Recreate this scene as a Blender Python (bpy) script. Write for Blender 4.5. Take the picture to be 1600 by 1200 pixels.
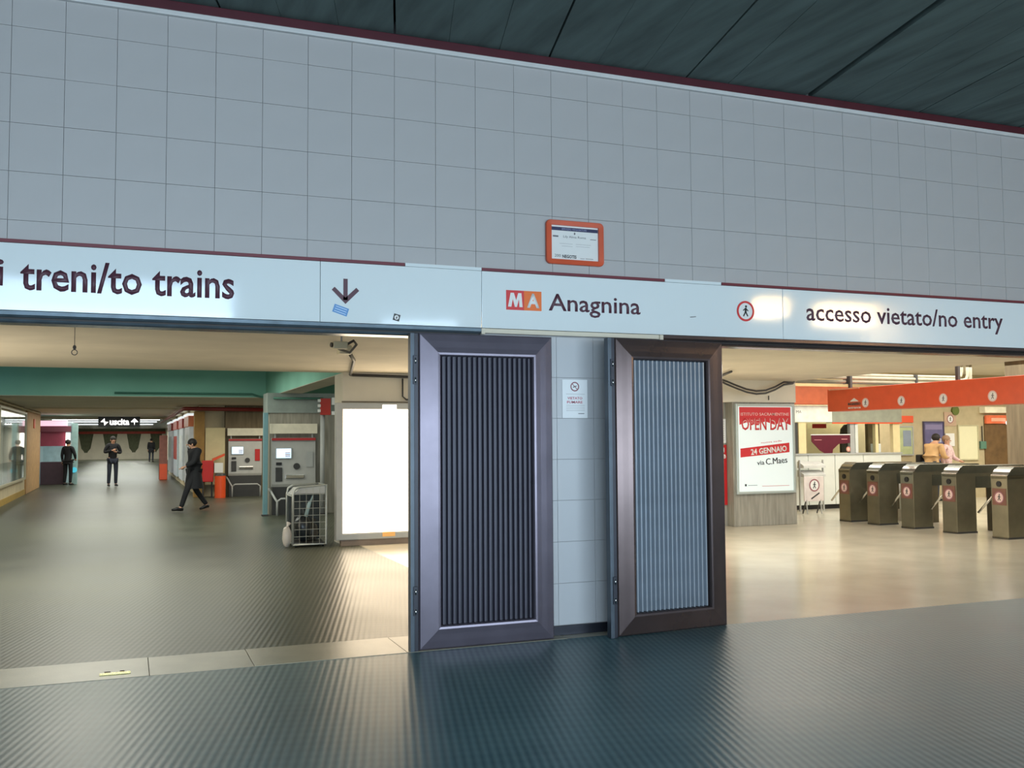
import bpy, bmesh, math, random
from mathutils import Matrix, Vector
random.seed(7)
PI = math.pi
SC = bpy.context.scene
COL = SC.collection
for o in list(bpy.data.objects): bpy.data.objects.remove(o)

# ---------------------------------------------------------------- camera
F = 1524.0
cam_d = bpy.data.cameras.new('camera'); cam_d.sensor_width = 36; cam_d.lens = F / 1600 * 36
cam_d.clip_start = 0.05; cam_d.clip_end = 300
cam = bpy.data.objects.new('camera', cam_d); COL.objects.link(cam)
def _cv(x, y): return Vector((x - 800, 600 - y, -F)).normalized()
ax = _cv(4680, 660); ay = _cv(200, 690); ay = (ay - ax * ax.dot(ay)).normalized(); az = ax.cross(ay)
R = Matrix((ax, ay, az))            # camera -> world
M = R.to_4x4(); M.translation = Vector((0, -7.36, 1.6)); cam.matrix_world = M
SC.camera = cam
# ---------------------------------------------------------------- world, lights, exposure
w = bpy.data.worlds.new('world'); SC.world = w; w.use_nodes = True
w.node_tree.nodes['Background'].inputs[0].default_value = (0.55, 0.75, 1.0, 1)
w.node_tree.nodes['Background'].inputs[1].default_value = 0.6
SC.view_settings.view_transform = 'Standard'; SC.view_settings.look = 'None'
SC.view_settings.gamma = 1; SC.view_settings.use_curve_mapping = False
SC.view_settings.exposure = 0.0
def area(name, loc, size, power, col, direction=(0, 0, -1), spread=PI):
    l = bpy.data.lights.new(name, 'AREA'); l.shape = 'RECTANGLE'; l.size, l.size_y = size
    l.energy = power; l.color = col; l.spread = spread
    o = bpy.data.objects.new(name, l); COL.objects.link(o); o.location = loc
    o.rotation_euler = Vector(direction).to_track_quat('-Z', 'Y').to_euler(); return o
COOL = (0.72, 0.88, 1.0); GRN = (0.97, 0.98, 0.86)
area('daylight_entrance', (2, -13.6, 1.5), (18, 2.6), 1500, COOL, (0, 1, 0.02))
area('tube_and_fill_light', (0.0, 12.3, 3.1), (4.5, 5.0), 260, GRN)
area('tube_and_fill_light', (-0.4, 5.0, 2.60), (1.2, 2.5), 75, (1.0, 0.94, 0.80))  # fill added under the low ceiling, no fitting there
area('tube_and_fill_light', (8.0, 4.4, 2.60), (4.0, 2.5), 170, (1.0, 0.96, 0.86))  # added fill over the beige floor, without a fitting
area('tube_and_fill_light', (14.5, 5.5, 3.0), (4.0, 8.0), 420, (1.0, 0.97, 0.86))
area('tube_and_fill_light', (20.5, 8.5, 3.1), (4, 3), 260, (1.0, 0.96, 0.84))  # extra fill put in to brighten the buff poster wall
area('tube_and_fill_light', (15.5, 11.2, 2.55), (4, 1.2), 110, (1.0, 0.95, 0.80))
area('tube_and_fill_light', (6.5, 11.5, 3.0), (5, 4), 60, GRN)
area('tube_and_fill_light', (4.6, 18.9, 2.60), (3.2, 3), 150, (1.0, 0.92, 0.74))
area('tube_and_fill_light', (-0.6, 21.0, 2.60), (3, 6), 130, GRN)
area('tube_and_fill_light', (-0.6, 31.0, 2.60), (3, 9), 230, GRN)
for yy in (46, 58, 70, 82):
    area('tube_and_fill_light', (-0.5, yy, 2.70), (4.5, .35), 330, (0.95, 0.98, 0.88))

# ---------------------------------------------------------------- material helpers
def lin(c):
    return tuple(((v / 255) / 12.92 if v / 255 <= 0.04045 else ((v / 255 + 0.055) / 1.055) ** 2.4) for v in c) + (1,)
MATS = {}
def mat(name, rgb, rough=0.6, metal=0.0, var=0.12, scale=6.0, bump=0.0, bscale=60.0, emit=None, estr=0.0, spec=0.5, stretch=None, coat=0.0):
    if name in MATS: return MATS[name]
    m = bpy.data.materials.new(name); m.use_nodes = True; nt = m.node_tree; N = nt.nodes; L = nt.links
    b = N['Principled BSDF']; b.inputs['Roughness'].default_value = rough; b.inputs['Metallic'].default_value = metal
    b.inputs['Specular IOR Level'].default_value = spec; b.inputs['Coat Weight'].default_value = coat
    b.inputs['Coat Roughness'].default_value = 0.06
    c = lin(rgb); b.inputs['Base Color'].default_value = c
    tc = N.new('ShaderNodeTexCoord')
    src = tc.outputs['Object']
    if stretch:
        mp = N.new('ShaderNodeMapping'); mp.inputs['Scale'].default_value = stretch
        L.new(src, mp.inputs[0]); src = mp.outputs[0]
    if var > 0:
        n = N.new('ShaderNodeTexNoise'); n.inputs['Scale'].default_value = scale; n.inputs['Detail'].default_value = 5
        L.new(src, n.inputs['Vector'])
        r = N.new('ShaderNodeValToRGB'); r.color_ramp.elements[0].position = 0.3; r.color_ramp.elements[1].position = 0.7
        r.color_ramp.elements[0].color = tuple(v * (1 - var) for v in c[:3]) + (1,)
        r.color_ramp.elements[1].color = tuple(min(1, v * (1 + var)) for v in c[:3]) + (1,)
        L.new(n.outputs['Fac'], r.inputs[0]); L.new(r.outputs[0], b.inputs['Base Color'])
    if bump > 0:
        n2 = N.new('ShaderNodeTexNoise'); n2.inputs['Scale'].default_value = bscale; n2.inputs['Detail'].default_value = 3
        L.new(src, n2.inputs['Vector'])
        bp = N.new('ShaderNodeBump'); bp.inputs['Strength'].default_value = bump; bp.inputs['Distance'].default_value = 0.01
        L.new(n2.outputs['Fac'], bp.inputs['Height']); L.new(bp.outputs[0], b.inputs['Normal'])
    if emit:
        b.inputs['Emission Color'].default_value = lin(emit); b.inputs['Emission Strength'].default_value = estr
    MATS[name] = m; return m

def rubber_mat(nm, lo, hi):
    m = bpy.data.materials.new(nm); m.use_nodes = True; nt = m.node_tree; N = nt.nodes; L = nt.links
    b = N['Principled BSDF']
    g = N.new('ShaderNodeTexCoord'); s = N.new('ShaderNodeSeparateXYZ'); L.new(g.outputs['Object'], s.inputs[0])
    def mth(op, a, bb=None, v=None):
        n = N.new('ShaderNodeMath'); n.operation = op; L.new(a, n.inputs[0])
        if bb is not None: L.new(bb, n.inputs[1])
        if v is not None: n.inputs[1].default_value = v
        return n.outputs[0]
    a = math.radians(14.5)
    u = mth('SUBTRACT', mth('MULTIPLY', s.outputs[0], v=math.cos(a)), mth('MULTIPLY', s.outputs[1], v=math.sin(a)))
    v_ = mth('ADD', mth('MULTIPLY', s.outputs[0], v=math.sin(a)), mth('MULTIPLY', s.outputs[1], v=math.cos(a)))
    rib = mth('SINE', mth('MULTIPLY', u, v=2 * PI / 0.046))
    rib = mth('ADD', mth('MULTIPLY', rib, v=0.5), v=0.5)
    seg = mth('SINE', mth('MULTIPLY', v_, v=2 * PI / 0.11)); seg = mth('MULTIPLY', seg, v=0.10)
    h = mth('ADD', rib, seg)
    n = N.new('ShaderNodeTexNoise'); n.inputs['Scale'].default_value = 1.1; n.inputs['Detail'].default_value = 8; L.new(g.outputs['Object'], n.inputs[0])
    fac = mth('ADD', mth('MULTIPLY', h, v=0.34), mth('MULTIPLY', n.outputs['Fac'], v=0.75))
    r = N.new('ShaderNodeValToRGB'); r.color_ramp.elements[0].position = 0.2; r.color_ramp.elements[1].position = 0.95
    r.color_ramp.elements[0].color = lin(lo); r.color_ramp.elements[1].color = lin(hi)
    L.new(fac, r.inputs[0]); L.new(r.outputs[0], b.inputs['Base Color'])
    bp = N.new('ShaderNodeBump'); bp.inputs['Strength'].default_value = 0.20; bp.inputs['Distance'].default_value = 0.004
    L.new(h, bp.inputs['Height']); L.new(bp.outputs[0], b.inputs['Normal'])
    rr = N.new('ShaderNodeMapRange'); rr.inputs['To Min'].default_value = 0.30; rr.inputs['To Max'].default_value = 0.40
    L.new(n.outputs['Fac'], rr.inputs['Value']); L.new(rr.outputs[0], b.inputs['Roughness'])
    b.inputs['Specular IOR Level'].default_value = 0.22
    return m
RUB = rubber_mat('daylit_ribbed_rubber', (54, 88, 98), (108, 140, 146)); RUB_WARM = rubber_mat('warmlit_ribbed_rubber', (46, 50, 41), (98, 100, 86))  # one rubber, two tints: bluish for daylight in front, warm for the corridor lamps
STONE = mat('sill_stone', (164, 160, 142), 0.32, var=0.14, scale=3, bump=.05)
BEIGEFL = mat('beige_floor', (188, 182, 164), 0.2, var=0.10, scale=1.5, bump=.03, bscale=9)
TILE = mat('wall_tile', (178, 176, 176), 0.38, var=0.05, scale=1.2, bump=.02, bscale=14)
TILE_LIT = mat('daylit_tile', (186, 188, 192), 0.32, var=0.04, scale=1.2)  # same tile as the wall, lightened for daylight falling low
GROUT = mat('grout', (154, 154, 156), 0.9, var=0.1)
SIGNW = mat('sign_white', (228, 236, 238), 0.08, var=0.0, bump=.22, bscale=1.6, coat=1.0, spec=.8)
REDSTRIP = mat('dark_red_strip', (108, 34, 48), 0.4, var=.05)
TRIMW = mat('white_trim', (205, 205, 205), 0.4, var=.05)
STEEL = mat('painted_steel', (104, 98, 110), 0.26, metal=0.55, var=.10, scale=5, bump=.04, bscale=4)
STEELB = mat('blue_steel', (92, 106, 116), 0.26, metal=0.5, var=.18, scale=9)
DARKST = mat('dark_steel', (42, 44, 54), 0.35, metal=0.4, var=.15)
BRONZE = mat('bronze_steel', (92, 80, 80), 0.2, metal=0.7, var=.12, scale=4, bump=.05, bscale=3)
SLATD = mat('dark_slat', (66, 64, 78), 0.42, metal=.25, var=.08)
SLAT_LIT = mat('daylit_bluegrey_slat', (158, 168, 180), 0.30, metal=.35, var=.08)  # paler than the other door's slats, for the daylight they reflect
CHROME = mat('chrome', (215, 215, 215), 0.15, metal=1, var=0)
CONC = mat('ceiling_concrete', (84, 100, 98), 0.9, var=.28, scale=3.5, bump=.25, bscale=20, stretch=(2.0, 0.25, 1))
CREAM = mat('cream_plaster', (212, 204, 186), 0.8, var=.07, scale=1.5, bump=.05, bscale=30)
CREAM2 = mat('tan_plaster', (200, 186, 154), 0.8, var=.10, scale=2)
GREEN = mat('green_paint', (132, 184, 166), 0.9, var=.08, scale=1, spec=.15)
GREYBL = mat('greyblue_paint', (140, 150, 144), 0.7, var=.1)
BOARDC = mat('board_concrete', (146, 142, 130), 0.9, var=.22, scale=3, bump=.4, bscale=14, stretch=(7, 7, 0.6))
BROWNC = mat('brown_concrete', (112, 100, 80), 0.9, var=.22, scale=3, stretch=(5, 5, .5))
BLACK = mat('black', (22, 22, 24), 0.5, var=0)
DKGREY = mat('dark_grey', (56, 56, 56), 0.5, var=.1)
INK = mat('sign_lettering', (88, 52, 66), 0.5, var=0)
WHITE = mat('white', (232, 232, 230), 0.5, var=0)
PAPER = mat('paper', (226, 226, 224), 0.55, var=.02)
RED = mat('red', (190, 36, 34), 0.4, var=0)
ORANGE = mat('orange', (226, 84, 40), 0.4, var=.04)
ORED = mat('orange_red_enamel', (222, 90, 52), 0.35, var=.05)
LOGOR = mat('logo_red', (214, 48, 52), 0.4, var=0)
LOGOO = mat('logo_orange', (238, 112, 36), 0.4, var=0)
NAVY = mat('navy', (44, 46, 84), 0.5, var=0)
BLUE = mat('sticker_blue', (92, 148, 206), 0.5, var=0)
GREY = mat('light_grey', (168, 170, 168), 0.45, var=.05)
SILVER = mat('machine_silver', (182, 182, 178), 0.35, metal=.2, var=.05)
TURQ = mat('turquoise_post', (112, 150, 156), 0.4, metal=.2, var=.05)
STAIN = mat('stainless', (124, 120, 102), 0.3, metal=.75, var=.12, scale=4)
POLISH = mat('polished_steel', (225, 225, 220), 0.12, metal=1, var=0)
WHITEP = mat('white_panel', (214, 218, 212), 0.4, var=.03)
MAROON = mat('maroon', (122, 60, 76), 0.4, var=0)
YELC = mat('warm_cream', (224, 208, 160), 0.7, var=.05)
WOODB = mat('brown', (84, 66, 44), 0.6, var=.2)
SKIN = mat('skin', (196, 150, 124), 0.6, var=0)
HAIR = mat('dark_hair', (30, 24, 22), 0.7, var=.2)
CLOTHB = mat('black_cloth', (24, 25, 30), 0.85, var=.2)
JEANS = mat('dark_jeans', (44, 50, 64), 0.85, var=.2)
TAN = mat('tan_coat', (196, 158, 112), 0.8, var=.1)
PINK = mat('pink_cloth', (216, 184, 184), 0.8, var=.25, scale=20)
SCREEN = mat('screen_glow', (200, 230, 250), .3, var=0, emit=(190, 226, 255), estr=1.5)
LBOX = mat('lit_panel', (255, 248, 232), .5, var=0, emit=(255, 232, 200), estr=5.0)
TUBE = mat('fluorescent_tube', (255, 255, 255), .5, var=0, emit=(240, 250, 255), estr=2.2)
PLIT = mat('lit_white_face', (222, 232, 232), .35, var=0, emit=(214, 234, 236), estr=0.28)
EXITW = mat('exit_sign_glow', (255, 255, 255), .5, var=0, emit=(255, 250, 250), estr=2.2)
METC = mat('metal_ceiling', (150, 156, 156), .25, metal=.8, var=.05)
def glass_mat():
    m = bpy.data.materials.new('window_glass'); m.use_nodes = True; b = m.node_tree.nodes['Principled BSDF']
    b.inputs['Base Color'].default_value = (.9, .95, .93, 1); b.inputs['Roughness'].default_value = .03
    b.inputs['Transmission Weight'].default_value = 1; b.inputs['IOR'].default_value = 1.1; return m
GLASS = glass_mat()

# ---------------------------------------------------------------- mesh helpers
class MB:
    def __init__(s): s.v = []; s.f = []
    def add(s, vs, fs):
        n = len(s.v); s.v += [tuple(v) for v in vs]; s.f += [tuple(i + n for i in f) for f in fs]; return s
    def box(s, x0, y0, z0, x1, y1, z1, b=0.0):
        if x0 > x1: x0, x1 = x1, x0
        if y0 > y1: y0, y1 = y1, y0
        if z0 > z1: z0, z1 = z1, z0
        if b <= 0:
            return s.add([(x0, y0, z0), (x1, y0, z0), (x1, y1, z0), (x0, y1, z0), (x0, y0, z1), (x1, y0, z1), (x1, y1, z1), (x0, y1, z1)],
                         [(0, 3, 2, 1), (4, 5, 6, 7), (0, 1, 5, 4), (1, 2, 6, 5), (2, 3, 7, 6), (3, 0, 4, 7)])
        bm = bmesh.new(); bmesh.ops.create_cube(bm, size=1)
        for v in bm.verts: v.co = Vector(((x0 + x1) / 2 + v.co.x * (x1 - x0), (y0 + y1) / 2 + v.co.y * (y1 - y0), (z0 + z1) / 2 + v.co.z * (z1 - z0)))
        bmesh.ops.bevel(bm, geom=bm.edges[:], offset=b, segments=2, affect='EDGES', profile=.6)
        bm.verts.ensure_lookup_table(); bm.verts.index_update()
        s.add([v.co[:] for v in bm.verts], [tuple(v.index for v in f.verts) for f in bm.faces]); bm.free(); return s
    def prism(s, poly, y0, y1):                    # polygon in XZ, extruded in Y
        n = len(poly); vs = [(x, y0, z) for x, z in poly] + [(x, y1, z) for x, z in poly]
        fs = [tuple(range(n)), tuple(range(2 * n - 1, n - 1, -1))] + [(i, i + n, (i + 1) % n + n, (i + 1) % n) for i in range(n)]
        return s.add(vs, fs)
    def prismy(s, poly, x0, x1):                   # polygon in YZ, extruded in X
        n = len(poly); vs = [(x0, y, z) for y, z in poly] + [(x1, y, z) for y, z in poly]
        fs = [tuple(range(n)), tuple(range(2 * n - 1, n - 1, -1))] + [(i, i + n, (i + 1) % n + n, (i + 1) % n) for i in range(n)]
        return s.add(vs, fs)
    def prismz(s, poly, z0, z1):
        n = len(poly); vs = [(x, y, z0) for x, y in poly] + [(x, y, z1) for x, y in poly]
        fs = [tuple(range(n)), tuple(range(2 * n - 1, n - 1, -1))] + [(i, i + n, (i + 1) % n + n, (i + 1) % n) for i in range(n)]
        return s.add(vs, fs)
    def tube(s, pts, r, n=8, cap=True):
        pts = [Vector(p) for p in pts]; rs = r if isinstance(r, (list, tuple)) else [r] * len(pts)
        ring0 = len(s.v); vs = []; fs = []; prev = None
        for i, p in enumerate(pts):
            d = (pts[min(i + 1, len(pts) - 1)] - pts[max(i - 1, 0)]).normalized()
            if prev is None:
                a = Vector((0, 0, 1)) if abs(d.z) < .9 else Vector((1, 0, 0)); a = (a - d * a.dot(d)).normalized()
            else: a = (prev - d * prev.dot(d)).normalized()
            prev = a; b = d.cross(a)
            for k in range(n): t = 2 * PI * k / n; vs.append(p + (a * math.cos(t) + b * math.sin(t)) * rs[i])
        for i in range(len(pts) - 1):
            for k in range(n): fs.append((i * n + k, i * n + (k + 1) % n, (i + 1) * n + (k + 1) % n, (i + 1) * n + k))
        if cap: fs.append(tuple(range(n - 1, -1, -1))); fs.append(tuple(range((len(pts) - 1) * n, len(pts) * n)))
        return s.add(vs, fs)
    def ball(s, c, r, n=12, m=8):
        rx, ry, rz = r if isinstance(r, (list, tuple)) else (r, r, r); vs = []; fs = []
        for i in range(1, m):
            t = PI * i / m
            for k in range(n): a = 2 * PI * k / n; vs.append((c[0] + rx * math.sin(t) * math.cos(a), c[1] + ry * math.sin(t) * math.sin(a), c[2] + rz * math.cos(t)))
        top = len(vs); vs.append((c[0], c[1], c[2] + rz)); vs.append((c[0], c[1], c[2] - rz))
        for i in range(m - 2):
            for k in range(n): fs.append((i * n + k, (i + 1) * n + k, (i + 1) * n + (k + 1) % n, i * n + (k + 1) % n))
        for k in range(n): fs.append((top, k, (k + 1) % n)); fs.append((top + 1, (m - 2) * n + (k + 1) % n, (m - 2) * n + k))
        return s.add(vs, fs)
    def disc(s, cx, cz, r, y0, y1, n=28): return s.prism([(cx + r * math.cos(2 * PI * k / n), cz + r * math.sin(2 * PI * k / n)) for k in range(n)], y0, y1)
    def ring(s, cx, cz, r0, r1, y0, y1, n=28):
        vs = []; fs = []
        for y in (y0, y1):
            for r in (r0, r1):
                for k in range(n): vs.append((cx + r * math.cos(2 * PI * k / n), y, cz + r * math.sin(2 * PI * k / n)))
        q = lambda a, k: a * n + k % n
        for k in range(n):
            fs += [(q(0, k), q(1, k), q(1, k + 1), q(0, k + 1)), (q(2, k), q(2, k + 1), q(3, k + 1), q(3, k)),
                   (q(1, k), q(3, k), q(3, k + 1), q(1, k + 1)), (q(0, k), q(0, k + 1), q(2, k + 1), q(2, k))]
        return s.add(vs, fs)
    def frame(s, x0, z0, x1, z1, prof):            # mitred picture-frame: prof = [(inset, y)...] swept round the rectangle
        n = len(prof); vs = []; fs = []
        for cx, cz, sx, sz in ((x0, z0, 1, 1), (x1, z0, -1, 1), (x1, z1, -1, -1), (x0, z1, 1, -1)):
            for i, y in prof: vs.append((cx + sx * i, y, cz + sz * i))
        for c in range(4):
            for i in range(n): fs.append((c * n + i, c * n + (i + 1) % n, ((c + 1) % 4) * n + (i + 1) % n, ((c + 1) % 4) * n + i))
        return s.add(vs, fs)
    def mesh(s, name, m, smooth=False):
        me = bpy.data.meshes.new(name); me.from_pydata(s.v, [], s.f); me.update()
        bm = bmesh.new(); bm.from_mesh(me); bmesh.ops.recalc_face_normals(bm, faces=bm.faces); bm.to_mesh(me); bm.free()
        if m: me.materials.append(m)
        if smooth:
            for p in me.polygons: p.use_smooth = True
        return me
    def build(s, name, m, parent=None, smooth=False, loc=None, rz=0):
        o = bpy.data.objects.new(name, s.mesh(name, m, smooth)); COL.objects.link(o)
        if loc is not None: o.location = loc
        if rz: o.rotation_euler.z = rz
        if parent is not None: o.parent = parent
        return o
def tag(o, label=None, cat=None, group=None, kind=None):
    if label: o['label'] = label
    if cat: o['category'] = cat
    if group: o['group'] = group
    if kind: o['kind'] = kind
    return o
def thing(name, label, cat, loc=(0, 0, 0), rz=0, group=None, kind=None):
    o = bpy.data.objects.new(name, None); COL.objects.link(o); o.empty_display_size = .2
    o.location = loc; o.rotation_euler.z = rz; return tag(o, label, cat, group, kind)
def inst(name, me, parent, loc, rz=0):
    o = bpy.data.objects.new(name, me); COL.objects.link(o); o.location = loc; o.parent = parent
    if rz: o.rotation_euler.z = rz
    return o
def copy_tree(o, parent=None):
    c = o.copy(); COL.objects.link(c); c.parent = parent
    for ch in list(o.children): copy_tree(ch, c)
    return c
def text(s, x0, z0, x1, z1, y, m, parent, name='lettering', bold=0.0, depth=.002, loc=None, rz=0, rot=0, shear=0):
    cu = bpy.data.curves.new('t', 'FONT'); cu.body = s; cu.offset = bold; cu.extrude = 0.0; cu.resolution_u = 2; cu.shear = shear
    t = bpy.data.objects.new('t', cu); COL.objects.link(t)
    dg = bpy.context.evaluated_depsgraph_get(); me = bpy.data.meshes.new_from_object(t.evaluated_get(dg))
    bpy.data.objects.remove(t); bpy.data.curves.remove(cu)
    xs = [v.co.x for v in me.vertices]; ys = [v.co.y for v in me.vertices]
    a, b, c, d = min(xs), max(xs), min(ys), max(ys)
    cx, cz = (x0 + x1) / 2, (z0 + z1) / 2
    for v in me.vertices:
        X = x0 + (v.co.x - a) / (b - a) * (x1 - x0); Z = z0 + (v.co.y - c) / (d - c) * (z1 - z0)
        if rot: X, Z = cx + (X - cx) * math.cos(rot) - (Z - cz) * math.sin(rot), cz + (X - cx) * math.sin(rot) + (Z - cz) * math.cos(rot)
        v.co = Vector((X, 0, Z))
    bm = bmesh.new(); bm.from_mesh(me)
    r = bmesh.ops.extrude_face_region(bm, geom=bm.faces[:]); 
    for e in r['geom']:
        if isinstance(e, bmesh.types.BMVert): e.co.y -= depth
    for v in bm.verts: v.co.y += y
    bmesh.ops.recalc_face_normals(bm, faces=bm.faces); bm.to_mesh(me); bm.free()
    me.materials.clear(); me.materials.append(m); me.name = name
    o = bpy.data.objects.new(name, me); COL.objects.link(o)
    if parent is not None: o.parent = parent
    if loc is not None: o.location = loc
    if rz: o.rotation_euler.z = rz
    return o
def roundel(cx, cz, r, y, parent, loc=None, rz=0, ringm=None, figm=None, face=None, slash=True):
    """white disc, red ring, walking figure and slash: a no-entry roundel facing -Y (before rz)"""
    a = MB().disc(cx, cz, r * .95, y - .002, y).build('roundel_face', face or WHITE, parent, loc=loc, rz=rz)
    g = MB().ring(cx, cz, r * .80, r, y - .005, y - .001).build('roundel_ring', ringm or RED, parent, loc=loc, rz=rz)
    f = MB().disc(cx + .06 * r, cz + .46 * r, r * .12, y - .004, y - .0025, 10)
    def bar(x0, z0, x1, z1, w, yy=.004):
        d = Vector((x1 - x0, z1 - z0)).normalized() * w * r / 2; n = (-d[1], d[0])
        f.prism([(cx + x0 * r + n[0], cz + z0 * r + n[1]), (cx + x1 * r + n[0], cz + z1 * r + n[1]), (cx + x1 * r - n[0], cz + z1 * r - n[1]), (cx + x0 * r - n[0], cz + z0 * r - n[1])], y - yy, y - .0025)
    bar(.03, .32, 0, -.08, .2); bar(0, -.05, .25, -.5, .13); bar(0, -.05, -.25, -.5, .13)
    bar(.02, .28, .3, .02, .1); bar(.02, .28, -.28, .06, .1)
    f.build('walking_figure', figm or BLACK, parent, loc=loc, rz=rz)
    return a

# ================================================================ SETTING
# ---- floors
tag(MB().prismz([(-9, -14), (14, -14), (14, -.15), (-9, -.15)], -.1, 0).build('floor', RUB),
    'dark ribbed rubber floor of the front hall, tinted blue-green for daylight', 'floor', kind='structure')
f2 = MB().box(-9, .46, -.1, 3.3, 90, 0).box(3.3, 8.2, -.1, 11.3, 90, 0).build('floor', RUB_WARM)
tag(f2, 'dark ribbed floor of the long corridor behind the left opening, tinted for warm light', 'floor', kind='structure')
tag(MB().box(3.3, -.15, -.1, 11.3, 8.2, 0).box(11.3, -.15, -.1, 30, 14, 0).build('floor', BEIGEFL), 'glossy beige floor of the ticket gate hall on the right', 'floor', kind='structure')
sill = thing('trim_1', 'pale stone threshold strip across the left opening', 'threshold', (0, 0, 0), kind='structure')
xs = [-4.2, -2.55, -1.35, .16, .86, 1.98, 3.3]
for i in range(len(xs) - 1):
    MB().box(xs[i] + .002, -.148, -.08, xs[i + 1] - .002, .458, random.uniform(.001, .004), .002).build('stone_slab', STONE, sill)
MB().box(-9, -.15, -.1, 3.3, .46, -.06).build('mortar_bed', GROUT, sill)
bp = thing('floor_bolt_plate', 'small brass bolt plate set in the stone threshold strip', 'plate', (-.06, 0, .003))
MB().box(-.10, -.035, 0, .10, -.015, .006, .002).build('rail', mat('brass', (214, 204, 140), .25, metal=.9, var=0), bp)
MB().box(-.10, .0, 0, .10, .02, .006, .002).build('rail', MATS['brass'], bp)
MB().box(-.07, .05, 0, -.03, .07, .004, .001).build('keeper', WOODB, bp); MB().box(.03, .05, 0, .06, .07, .004, .001).build('keeper', WOODB, bp)

# ---- front wall over the openings, tile by tile
wall = thing('wall_front', 'tiled grey wall above the white sign band', 'wall', kind='structure')
MB().box(-9, .012, 2.49, 14, .4, 4.69).build('backing', GROUT, wall)
P = .3375; X0 = -.785; Z0 = 3.115; GAP = .0013
def tile_mesh(w_, h_, m, th=.014):
    return MB().box(GAP, 0, GAP, w_ - GAP, th, h_ - GAP, .0012).mesh('tile', m)
zr = [(2.975, 3.115)] + [(Z0 + k * P, min(4.69, Z0 + (k + 1) * P)) for k in range(5)]
cache = {}
for k in range(-6, 31):
    for j, (za, zb) in enumerate(zr):
        key = round(zb - za, 3)
        if key not in cache: cache[key] = tile_mesh(P, zb - za, TILE)
        o = inst('tile', cache[key], wall, (X0 + k * P, random.uniform(-.0006, .0006), za)); o.rotation_euler = (random.gauss(0, .0012), 0, random.gauss(0, .0012))
MB().box(-9, -.004, 2.49, X0 - 6 * P, .012, 4.69).build('side_cladding', TILE, wall)
MB().box(X0 + 31 * P, -.004, 2.49, 14, .012, 4.69).build('side_cladding', TILE, wall)
tag(MB().box(-9, -.03, 4.69, 14, .1, 4.725, .004).build('trim_2', TRIMW), 'thin white trim along the top of the tiled wall', 'trim', kind='structure')
tag(MB().box(-9, -.02, 4.728, 14, .1, 4.80, .004).build('trim_3', mat('maroon_trim', (74, 22, 34), .5, var=.1)), 'dark red trim under the concrete ceiling', 'trim', kind='structure')
tag(MB().box(-9, .06, 4.70, 14, .5, 5.6).build('wall_upper', GROUT), 'wall strip hidden above the ceiling line', 'wall', kind='structure')
# ---- ceiling of skewed concrete planks
ceil = thing('ceiling', 'dark green concrete plank ceiling of the front hall', 'ceiling', kind='structure')
tn = math.tan(math.radians(15)); sl = math.tan(math.radians(3.1)); Dp = 14.2
jx = [.59 + 1.33 * k for k in range(-7, 16)]
def plank(xa, xb, z, m, n, th=.12, inset=0):
    vs = []
    for y in (.12, -Dp):
        for x in (xa, xb):
            for zz in (z, z + th): vs.append((x + tn * y, y, zz + sl * y))
    # bevel lower edges by adding chamfer verts is skipped: joints are real gaps
    return MB().add(vs, [(0, 1, 3, 2), (4, 6, 7, 5), (0, 2, 6, 4), (1, 5, 7, 3), (0, 4, 5, 1), (2, 3, 7, 6)]).build(n, m, ceil)
for i in range(len(jx) - 1):
    wide = .034 if abs(jx[i] - 5.91) < .05 else .009
    wide2 = .034 if abs(jx[i + 1] - 5.91) < .05 else .009
    sub = 3
    ww = (jx[i + 1] - wide2 - jx[i] - wide) / sub
    for q in range(sub):
        xa = jx[i] + wide + q * ww
        plank(xa + (.0012 if q else 0), xa + ww - (.0012 if q < sub - 1 else 0), 4.80 + random.uniform(0, .004), CONC, 'concrete_plank')
plank(-9.2, 20, 4.93, mat('ceiling_void', (16, 18, 18), .9, var=0), 'ceiling_backing', .1)
# outer shell of the front hall
tag(MB().box(-9.2, -14, 0, -9, 0, 5).build('wall_left', TILE), 'side wall at the left end of the front hall', 'wall', kind='structure')
tag(MB().box(14, -14, 0, 14.2, 0, 5).build('wall_right', TILE), 'side wall at the right end of the front hall', 'wall', kind='structure')
tag(MB().box(-9, -14.2, 2.85, 14, -14, 5).build('wall_back', TILE), 'wall over the street entrance behind the viewer', 'wall', kind='structure')
tag(MB().box(-9, .0, 0, -3.0, .4, 2.49).build('wall_front_left', TILE_LIT), 'tiled wall left of the corridor opening', 'wall', kind='structure')
tag(MB().box(10.6, .0, 0, 14, .4, 2.49).build('wall_front_right', TILE_LIT), 'tiled wall right of the ticket hall opening', 'wall', kind='structure')
# ---- pillar between the openings
pil = thing('wall_center', 'tiled pillar lightened for low daylight, between the two folded steel doors', 'pillar', kind='structure')
MB().box(2.62, .012, 0, 4.27, .45, 2.485).build('backing', GROUT, pil)
for k in range(5):
    xa = 2.617 + k * P; xb = min(4.27, xa + P)
    for j in range(8):
        za = .08 + j * P; zb = min(2.455, za + P)
        if zb - za < .03: continue
        key = ('p', round(xb - xa, 3), round(zb - za, 3))
        if key not in cache: cache[key] = tile_mesh(xb - xa, zb - za, TILE_LIT)
        inst('tile', cache[key], pil, (xa, random.uniform(-.0005, .0005), za))
tag(MB().box(2.60, -.012, 0, 4.28, .46, .075, .003).build('baseboard_center', DARKST), 'dark metal skirting at the foot of the tiled pillar', 'skirting', kind='structure')
tag(MB().box(2.63, -.03, 2.452, 4.27, .0, 2.488, .003).box(2.62, -.045, 2.44, 2.65, .0, 2.488, .003).box(4.25, -.045, 2.44, 4.285, .0, 2.488, .003).build('trim_4', CREAM),
    'cream painted strip under the middle of the sign band', 'trim', kind='structure')
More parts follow.
